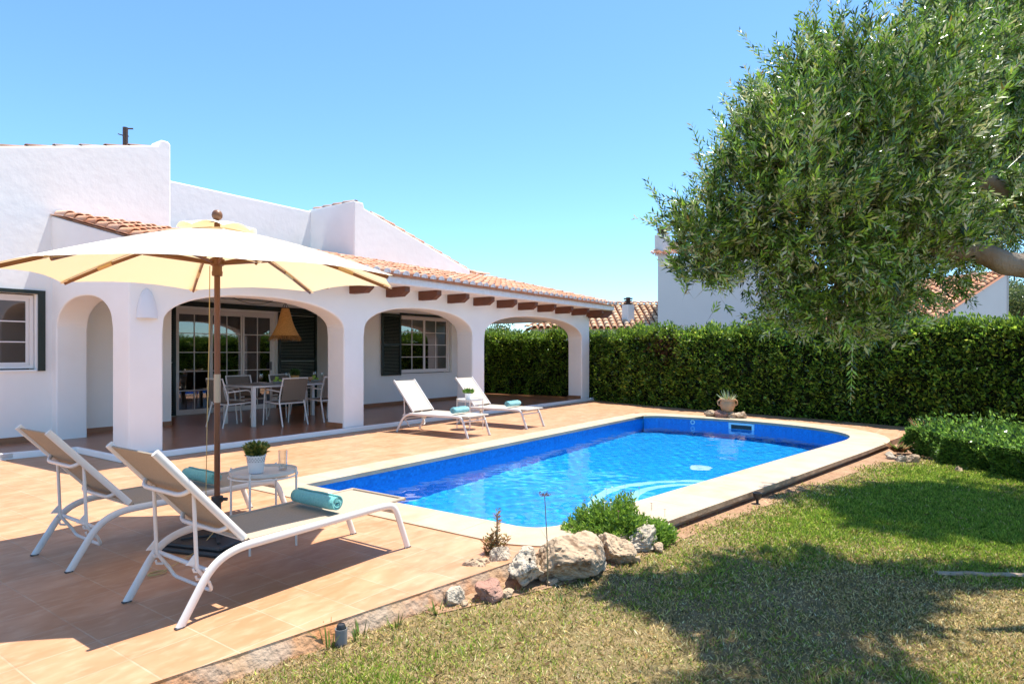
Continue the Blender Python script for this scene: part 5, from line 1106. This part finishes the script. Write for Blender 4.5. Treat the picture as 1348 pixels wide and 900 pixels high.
ridge_tiles('ridge_tiles', nb, (T_(-2.75, 3.35, 3.90), T_(2.2, 3.35, 3.90)), r=.12, seed=4); ridge_tiles('ridge_tiles', nb, (T_(-5.9, .1, 2.56), T_(-2.75, 3.3, 3.88)), r=.11, seed=6)
def chimney(par, x, y, z0, z1, w_, d_):
    mb = MB(); mb.box(x-w_/2, x+w_/2, y-d_/2, y+d_/2, z0, z1, mt=m @ Matrix.Translation((x, y, 0)) @ Matrix.Rotation(R(38), 4, 'Z') @ Matrix.Translation((-x, -y, 0))); c = mb.build('chimney', M['white2'], par)
    mb = MB()
    for k in range(3): mb.lathe([(0, 0), (w_*.5-.03*(k % 2), .0), (w_*.55-.03*(k % 2), .05), (0, .06)], T_(x, y, z1+.04+.11*k), 10)
    mb.lathe([(w_*.25, 0), (w_*.25, .35)], T_(x, y, z1), 8); mb.build('cowl', M['rust'], c)
chimney(nb, -1.15, .95, 2.8, 3.62, .40, .40)
mb = MB()
tile_roof('tower_roof', nb, T_(-.28, -.2, 5.74), ax, ay+Vector((0, 0, .30)), 7.5, 3.9, sp=.30, exp=.38, rr=.11, gain=1.2, seed=23, nseg=6, base=False, mask=lambda x, y: y < x*2.3+.4)
m_old = m; chimney(nb, .45, 1.0, 5.9, 6.85, .50, .50)
# right-hand neighbour: gable end with tiled slope
rr0 = Vector((30.58, -1.71, 0)); e0 = Vector((25.4, .42, 0))
nr = empty('neighbour_house', (27, 0, LZ), 'white gabled house with orange tile slope behind the olive branch', 'house')
def P_(x, y, d): return at(x, y, d)
A_ = P_(1328, 359, 24); B_ = P_(1236, 419, 20.5); C_ = P_(1150, 424, 22.5); D_ = P_(1236, 371, 26.2)
# roof plane tiles run from ridge (A-D) to eave (B-C)
axr = (B_-C_); upr = (A_-B_); wd_ = axr.length; ln_ = upr.length
axn = axr.normalized(); upn = upr.normalized(); C2 = B_-axn*(wd_+3)
tile_roof('roof', nr, C2, axn, upn, wd_+3, ln_, sp=.32, exp=.42, tl=.48, rr=.125, pal=[(.78, .36, .17), (.72, .32, .15), (.82, .44, .24)], seed=31, nseg=6)
mb = MB(); Bb, Ab = B_-Vector((0, 0, .06)), A_-Vector((0, 0, .04)); dn = (C_-B_).normalized()*.12
mb.poly([Bb+dn*.5, Ab+dn*.5, Vector((Ab.x+dn.x*.5, Ab.y+dn.y*.5, LZ)), Vector((Bb.x+dn.x*.5, Bb.y+dn.y*.5, LZ))]); c3 = C2-Vector((0, 0, .06))
mb.poly([Bb+upn*.3, c3+upn*.3, Vector((c3.x, c3.y, LZ)), Vector((Bb.x, Bb.y, LZ))]); Dk = C2+upr
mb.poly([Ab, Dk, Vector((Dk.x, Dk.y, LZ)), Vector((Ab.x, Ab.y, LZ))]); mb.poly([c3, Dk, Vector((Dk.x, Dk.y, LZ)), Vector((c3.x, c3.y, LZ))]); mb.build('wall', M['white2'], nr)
ridge_tiles('ridge_tiles', nr, (A_+Vector((0, 0, .05)), A_-axn*(wd_+3)+Vector((0, 0, .05))), r=.13, seed=7)
# ================================================================== BACKGROUND TREES
def bg_tree(name, c, rx, rz_, n, lsz, cols, lb, cat='tree', trunk=True, nb_=9, seed=1):
    rg = random.Random(seed); o = empty(name, (c[0], c[1], LZ), lb, cat); PP, DD = [], []
    bl_ = [(Vector(c)+Vector((rg.uniform(-1, 1)*rx*.65, rg.uniform(-1, 1)*rx*.65, rg.uniform(-.6, .6)*rz_)), rx*rg.uniform(.3, .5)) for _ in range(nb_)]
    for (b, r_) in bl_:
        k = n//nb_; v = RNG.normal(size=(k, 3)); v /= np.linalg.norm(v, axis=1, keepdims=True); rad = r_*(RNG.random((k, 1))**.3)*(1+.25*np.sin(v[:, :1]*7+v[:, 1:2]*5)); PP.append(np.array(b[:])+v*rad*np.array([1, 1, .8])); DD.append(v+np.array([0, 0, .4])+RNG.normal(size=(k, 3))*.4)
    PP, DD = np.concatenate(PP), np.concatenate(DD); k = len(PP); V, Fc, T = leaves(PP, DD, RNG.uniform(.7, 1.3, k)*lsz, RNG.uniform(.3, .5, k)*lsz, tints(k, cols)); np_mesh('crown', V, Fc, M['hedgeleaf'], o, tint=T)
    if trunk:
        mb = MB(); mb.tube([(c[0], c[1], LZ-.1), (c[0]+.1, c[1]+.1, c[2]*.5), (c[0], c[1], c[2]+rz_*.3)], [.22, .17, .08], n=8)
        for (b, r_) in bl_[:5]: mb.tube([(c[0], c[1], c[2]*.6), b.lerp(Vector(c), .4), b], [.09, .06, .03], n=6)
        mb.build('trunk', M['bark'], o, smooth=True)
    return o
pc = [(.09, .13, .04), (.06, .10, .03), (.13, .17, .05), (.15, .17, .06)]
p = at(1352, 395, 30); bg_tree('pine_tree', (p.x, p.y, 3.4), 2.2, 2.4, 9000, .16, pc, 'green pine rising behind the right neighbour gable', seed=2)
p = at(1405, 375, 34); bg_tree('pine_tree', (p.x, p.y, 4.2), 2.6, 2.6, 9000, .16, pc, 'second green pine further right behind the gable', seed=3)
p = at(1290, 372, 42); bg_tree('pine_tree', (p.x, p.y, 5.2), 2.8, 2.0, 9000, .18, pc, 'distant pine showing just above the right neighbour roof ridge', seed=4)
p = at(655, 450, 30); bg_tree('round_tree', (p.x, p.y, 1.7), 1.5, 1.0, 9000, .12, pc, 'rounded green tree top beyond the hedge seen through the third arch', seed=5)
p = at(625, 445, 33); bg_tree('round_tree', (p.x, p.y, 2.0), 1.6, 1.0, 7000, .12, pc, 'rounded tree partly hidden by the third pillar beyond the hedge', seed=6)
